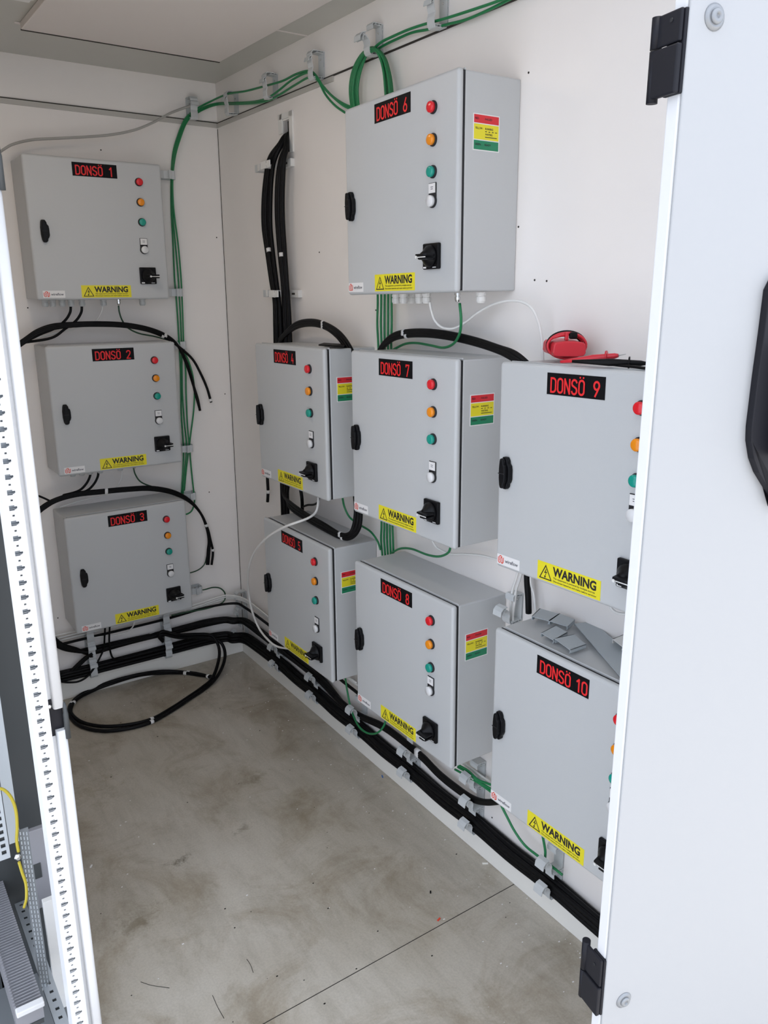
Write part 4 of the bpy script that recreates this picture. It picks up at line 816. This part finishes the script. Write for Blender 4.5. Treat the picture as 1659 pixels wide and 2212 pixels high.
# ================================================================ RACK AT THE LEFT
RK = thing('equipment_rack', 'open white steel rack frame with perforated upright at the left edge', 'rack', T(-1.30, -2.06, 0))
def rk(mb, name, m_, bevel=0, par=None, seg=2):
    mb.v = [(x + 1.30, y + 2.06, z) for x, y, z in mb.v]
    return mb.build(name, m_, par or RK, bevel, seg)
zR0, zR1 = .02, 2.40
# perforated upright with real holes: built as a ladder of strips
mb = MB(); xs0, xs1 = -1.3135, -1.2885; ya, yb = -2.062, -2.0605
c0, c1 = -1.3075, -1.2955
z = zR0 + .03; holes = []
while z < zR1 - .03: holes.append(z); z += .025
prev = zR0
for z in holes:
    for (ca, cb, zl, zh) in ((c0, c1 - .004, z - .0042, z - .0024), (c0, c1 - .0015, z - .0024, z - .0012), (c0, c1, z - .0012, z + .0022), (c0, c1 - .004, z + .0022, z + .0042), (-1.3040, -1.3005, z + .0110, z + .0140)):
        mb.box(xs0, xs1, ya, yb, prev, zl); mb.box(xs0, ca, ya, yb, zl, zh); mb.box(cb, xs1, ya, yb, zl, zh); prev = zh
mb.box(xs0, xs1, ya, yb, prev, zR1)
up = rk(mb, 'perforated_upright', 'frame')
rk(MB().box(xs0 - .0015, xs0, ya, -2.02, zR0, zR1), 'upright_flange', 'frame')
rk(MB().box(xs1, xs1 + .0015, ya - .002, -2.03, zR0, zR1), 'upright_flange', 'frame')
rk(MB().box(xs0, xs1, -2.050, -2.047, zR0, zR1), 'upright_back', 'rail')
rk(MB().box(xs1, -1.270, -2.046, -2.040, zR0, zR1), 'recessed_face', 'frame')
def seg_post(z0, z1, x0=-1.2785, x1=-1.2605):
    mb = MB(); pr = [(x0, -2.030), (x0, -2.052)] + [(x0 + .004 + (-.004) * math.cos(math.radians(a)), -2.058 + .006 - .006 * math.sin(math.radians(a))) for a in (30, 60, 90)] + [(x1 - .006 + .006 * math.sin(math.radians(a)), -2.052 - .006 * math.cos(math.radians(a))) for a in (0, 30, 60, 90)] + [(x1, -2.030)]
    mb.prism(pr, lambda u, v, t: (u, v, t), z0, z1, True); return mb
zb1, zt1 = at(-2.06, 140, 1578).z, at(-2.06, 128, 1532).z
rk(seg_post(zt1, 1.878), 'door_edge_profile', 'frame'); rk(seg_post(zR0, zb1), 'door_edge_profile', 'frame')
rk(seg_post(1.925, zR1), 'door_edge_profile', 'frame')
# rack hinges
for z0, z1 in ((zb1 - .012, zt1 + .016), (1.875, 1.930)):
    h = rk(MB().box(-1.2885, -1.262, -2.048, -2.040, z0, z1), 'rack_hinge', 'hingeblack', .002)
    hb = MB(); hb.lathe([(.0046, z0 - .006), (.0046, z0 + .040), (.0036, z0 + .046), (.0034, z0 + .056), (.001, z0 + .064)], T(-1.2600, -2.056, 0), 14); rk(hb, 'hinge_pin', 'rackdark', 0, h)
    hs = MB(); hs.lathe([(.0042, 0), (.0036, .003), (.001, .003)], T(-1.283, -2.048, z1 - .012) @ Matrix.Rotation(math.radians(90), 4, 'X'), 12); rk(hs, 'hinge_screw', 'steel', 0, h)
# dark side panel, inner upright and base inside the rack
rk(MB().box(-1.80, -1.222, -1.500, -1.485, .02, 2.40), 'side_panel', 'rackdark')
pa, pb = at(-1.70, 5, 1500), at(-1.70, 30, 1750)
rk(MB().box(-1.50, (pa.x + pb.x) / 2, -1.70, -1.695, .56, 1.45), 'inner_side', 'rail')
rk(MB().box(-1.85, -1.22, -2.00, -1.45, .0, .02), 'base_plate', 'rack')
# vertical rail with square holes (left edge)
mb = MB(); rx0, rx1 = -1.372, -1.350; prev = .60
k = 0
while prev < 1.0:
    z = .612 + k * .016; mb.box(rx0, rx1, -1.802, -1.800, prev, z); mb.box(rx0, rx0 + .007, -1.802, -1.800, z, z + .009); mb.box(rx1 - .006, rx1, -1.802, -1.800, z, z + .009); prev = z + .009; k += 1
rk(mb, 'mounting_rail', 'rail'); rk(MB().box(-1.375, -1.348, -1.797, -1.795, .60, 1.0), 'rail_shadow_back', 'rackdark')
# horizontal rail running in depth with square holes
mb = MB(); zz = .25; y = -1.36; hx0, hx1 = -1.325, -1.300
ys = [y]
while y > -1.98:
    y2 = y - .017; y3 = y2 - .009
    mb.box(hx0, hx1, y2, y, zz - .002, zz); mb.box(hx0, hx0 + .009, y3, y2, zz - .002, zz); mb.box(hx1 - .008, hx1, y3, y2, zz - .002, zz); y = y3
rk(mb, 'depth_rail', 'rail'); rk(MB().box(hx0 + .001, hx1 - .001, -1.98, -1.36, zz - .020, zz - .016), 'rail_inside', 'rackdark')
# perforated sheet
mb = MB()
for k in range(3):
    x = -1.3265 + .0055 * k; yy = -1.80 - .004 * k
    z = .24 + .0 * k
    while z < .645: mb.box(x, x + .0016, yy - .001, yy, z, z + .0075); z += .0115
rk(MB().box(-1.329, -1.309, -1.794, -1.792, .235, .65), 'perforated_sheet', 'rack'); rk(mb, 'sheet_slots', 'rail')
# power supply box and pale base panel
ps = rk(MB().box(-1.305, -1.245, -1.615, -1.600, .30, .515), 'power_supply', 'duct', .002)
rk(MB().box(-1.289, -1.270, -1.6165, -1.615, .385, .425), 'supply_label', 'rackdark', 0, ps)
rk(MB().box(-1.290, -1.235, -1.715, -1.700, .085, .392), 'lower_panel', 'clip2', .001)
# ribbed wiring duct running in depth
mb = MB(); y = -1.42; dz = .33
dct = rk(MB().box(-1.392, -1.345, -1.915, -1.40, dz - .06, dz - .050), 'wiring_duct', 'rackdark')
y = -1.40; k = 0
while y > -1.915:
    mb.box(-1.392, -1.343, y - .0028, y, dz - .05, dz); mb.box(-1.396, -1.392, y - .0028, y, dz - .06, dz + .006); y -= .0085
rk(mb, 'duct_rib', 'duct', 0, dct)
rk(MB().box(-1.3945, -1.3415, -1.932, -1.915, dz - .006, dz + .006), 'duct_end', 'frame', .002, dct)
# earth wires
def wire(pts, r, mtl, label):
    P = smooth_path([at(*p) for p in pts], 8); o = MB().tube(P, r, 8).build('earth_wire', mtl); return tag(o, label, 'wire', 'yellow earth wires in the rack')
wire([(-1.80, -10, 1702), (-1.80, 8, 1706), (-1.80, 24, 1723), (-1.80, 34, 1750), (-1.80, 37, 1785), (-1.80, 36, 1815), (-1.80, 40, 1840)], .0032, 'yg', 'yellow earth wire arching at the left edge, upper')
wire([(-1.80, 41, 1862), (-1.80, 48, 1885), (-1.80, 56, 1910), (-1.80, 57, 1940), (-1.79, 52, 1960)], .0030, 'yg', 'yellow earth wire dropping beside the ribbed duct, lower')
p = at(-1.805, 38, 1850); o = MB().lathe([(.007, 0), (.007, .004), (.004, .004), (.004, .009)], T(*p) @ Matrix.Rotation(math.radians(90), 4, 'X'), 6).build('earth_bolt', 'steel'); tag(o, 'bright bolt joining the yellow earth wires', 'bolt')

# ================================================================ DEBRIS AND SCRATCHES ON THE FLOOR
def bit(px, py, L, w, ang, m_, label, nm):
    p = at('F', px, py, .0); o = MB().box(-L / 2, L / 2, -w / 2, w / 2, 0, w * .8).build(nm, m_); o.location = p; o.rotation_euler = (0, 0, ang); return tag(o, label, 'offcut')
bit(948, 1987, .012, .004, .3, 'ink_org', 'small orange wire offcut on the floor near the seam', 'wire_offcut')
bit(1048, 1866, .018, .004, -.6, 'base', 'small pale yellow splinter on the floor near the skirting', 'wood_splinter')
bit(930, 1928, .009, .004, .9, 'cableblack', 'small black offcut on the bare floor', 'plastic_offcut')
bit(197, 1872, .012, .004, .9, 'paper', 'small white scrap on the floor beside the rack upright', 'paper_scrap')
bit(826, 1678, .014, .004, 1.2, 'bluebit', 'small blue wire offcut on the floor beside the skirting', 'wire_offcut')
for pts, lb in ((((533, 2072), (541, 2084), (547, 2101)), 'upper right'), (((304, 2121), (325, 2128), (350, 2132), (366, 2134)), 'left'), (((459, 2150), (470, 2175), (484, 2200)), 'lowest')):
    tag(MB().tube(smooth_path([at('F', x, y, .0006) for x, y in pts], 4), .0006, 6).build('floor_scratch', 'cableblack'), 'thin dark curved fibre on the front floor, %s one' % lb, 'scratch')  # curved scratches in the floor, drawn as thin dark tubes lying on it
mb = MB()
for k in range(150):
    x = random.uniform(-1.15, -.06); y = random.uniform(-2.5, -.1); a = random.uniform(.0008, .0028)
    if random.random() < .5: x = -.04 - abs(random.gauss(0, .12))
    mb.box(x - a, x + a, y - a * .6, y + a * .6, 0, .0008)
tag(mb.build('floor_crumbs', 'paper'), 'tiny white crumbs scattered over the grey floor', 'crumbs', kind='stuff')
mb = MB()
for k in range(60):
    x = random.uniform(-1.15, -.06); y = random.uniform(-2.5, -.1); a = random.uniform(.0008, .0025); mb.box(x - a, x + a, y - a * .6, y + a * .6, 0, .0008)
tag(mb.build('dark_crumbs', 'cableblack'), 'tiny dark crumbs scattered over the grey floor', 'crumbs', kind='stuff')
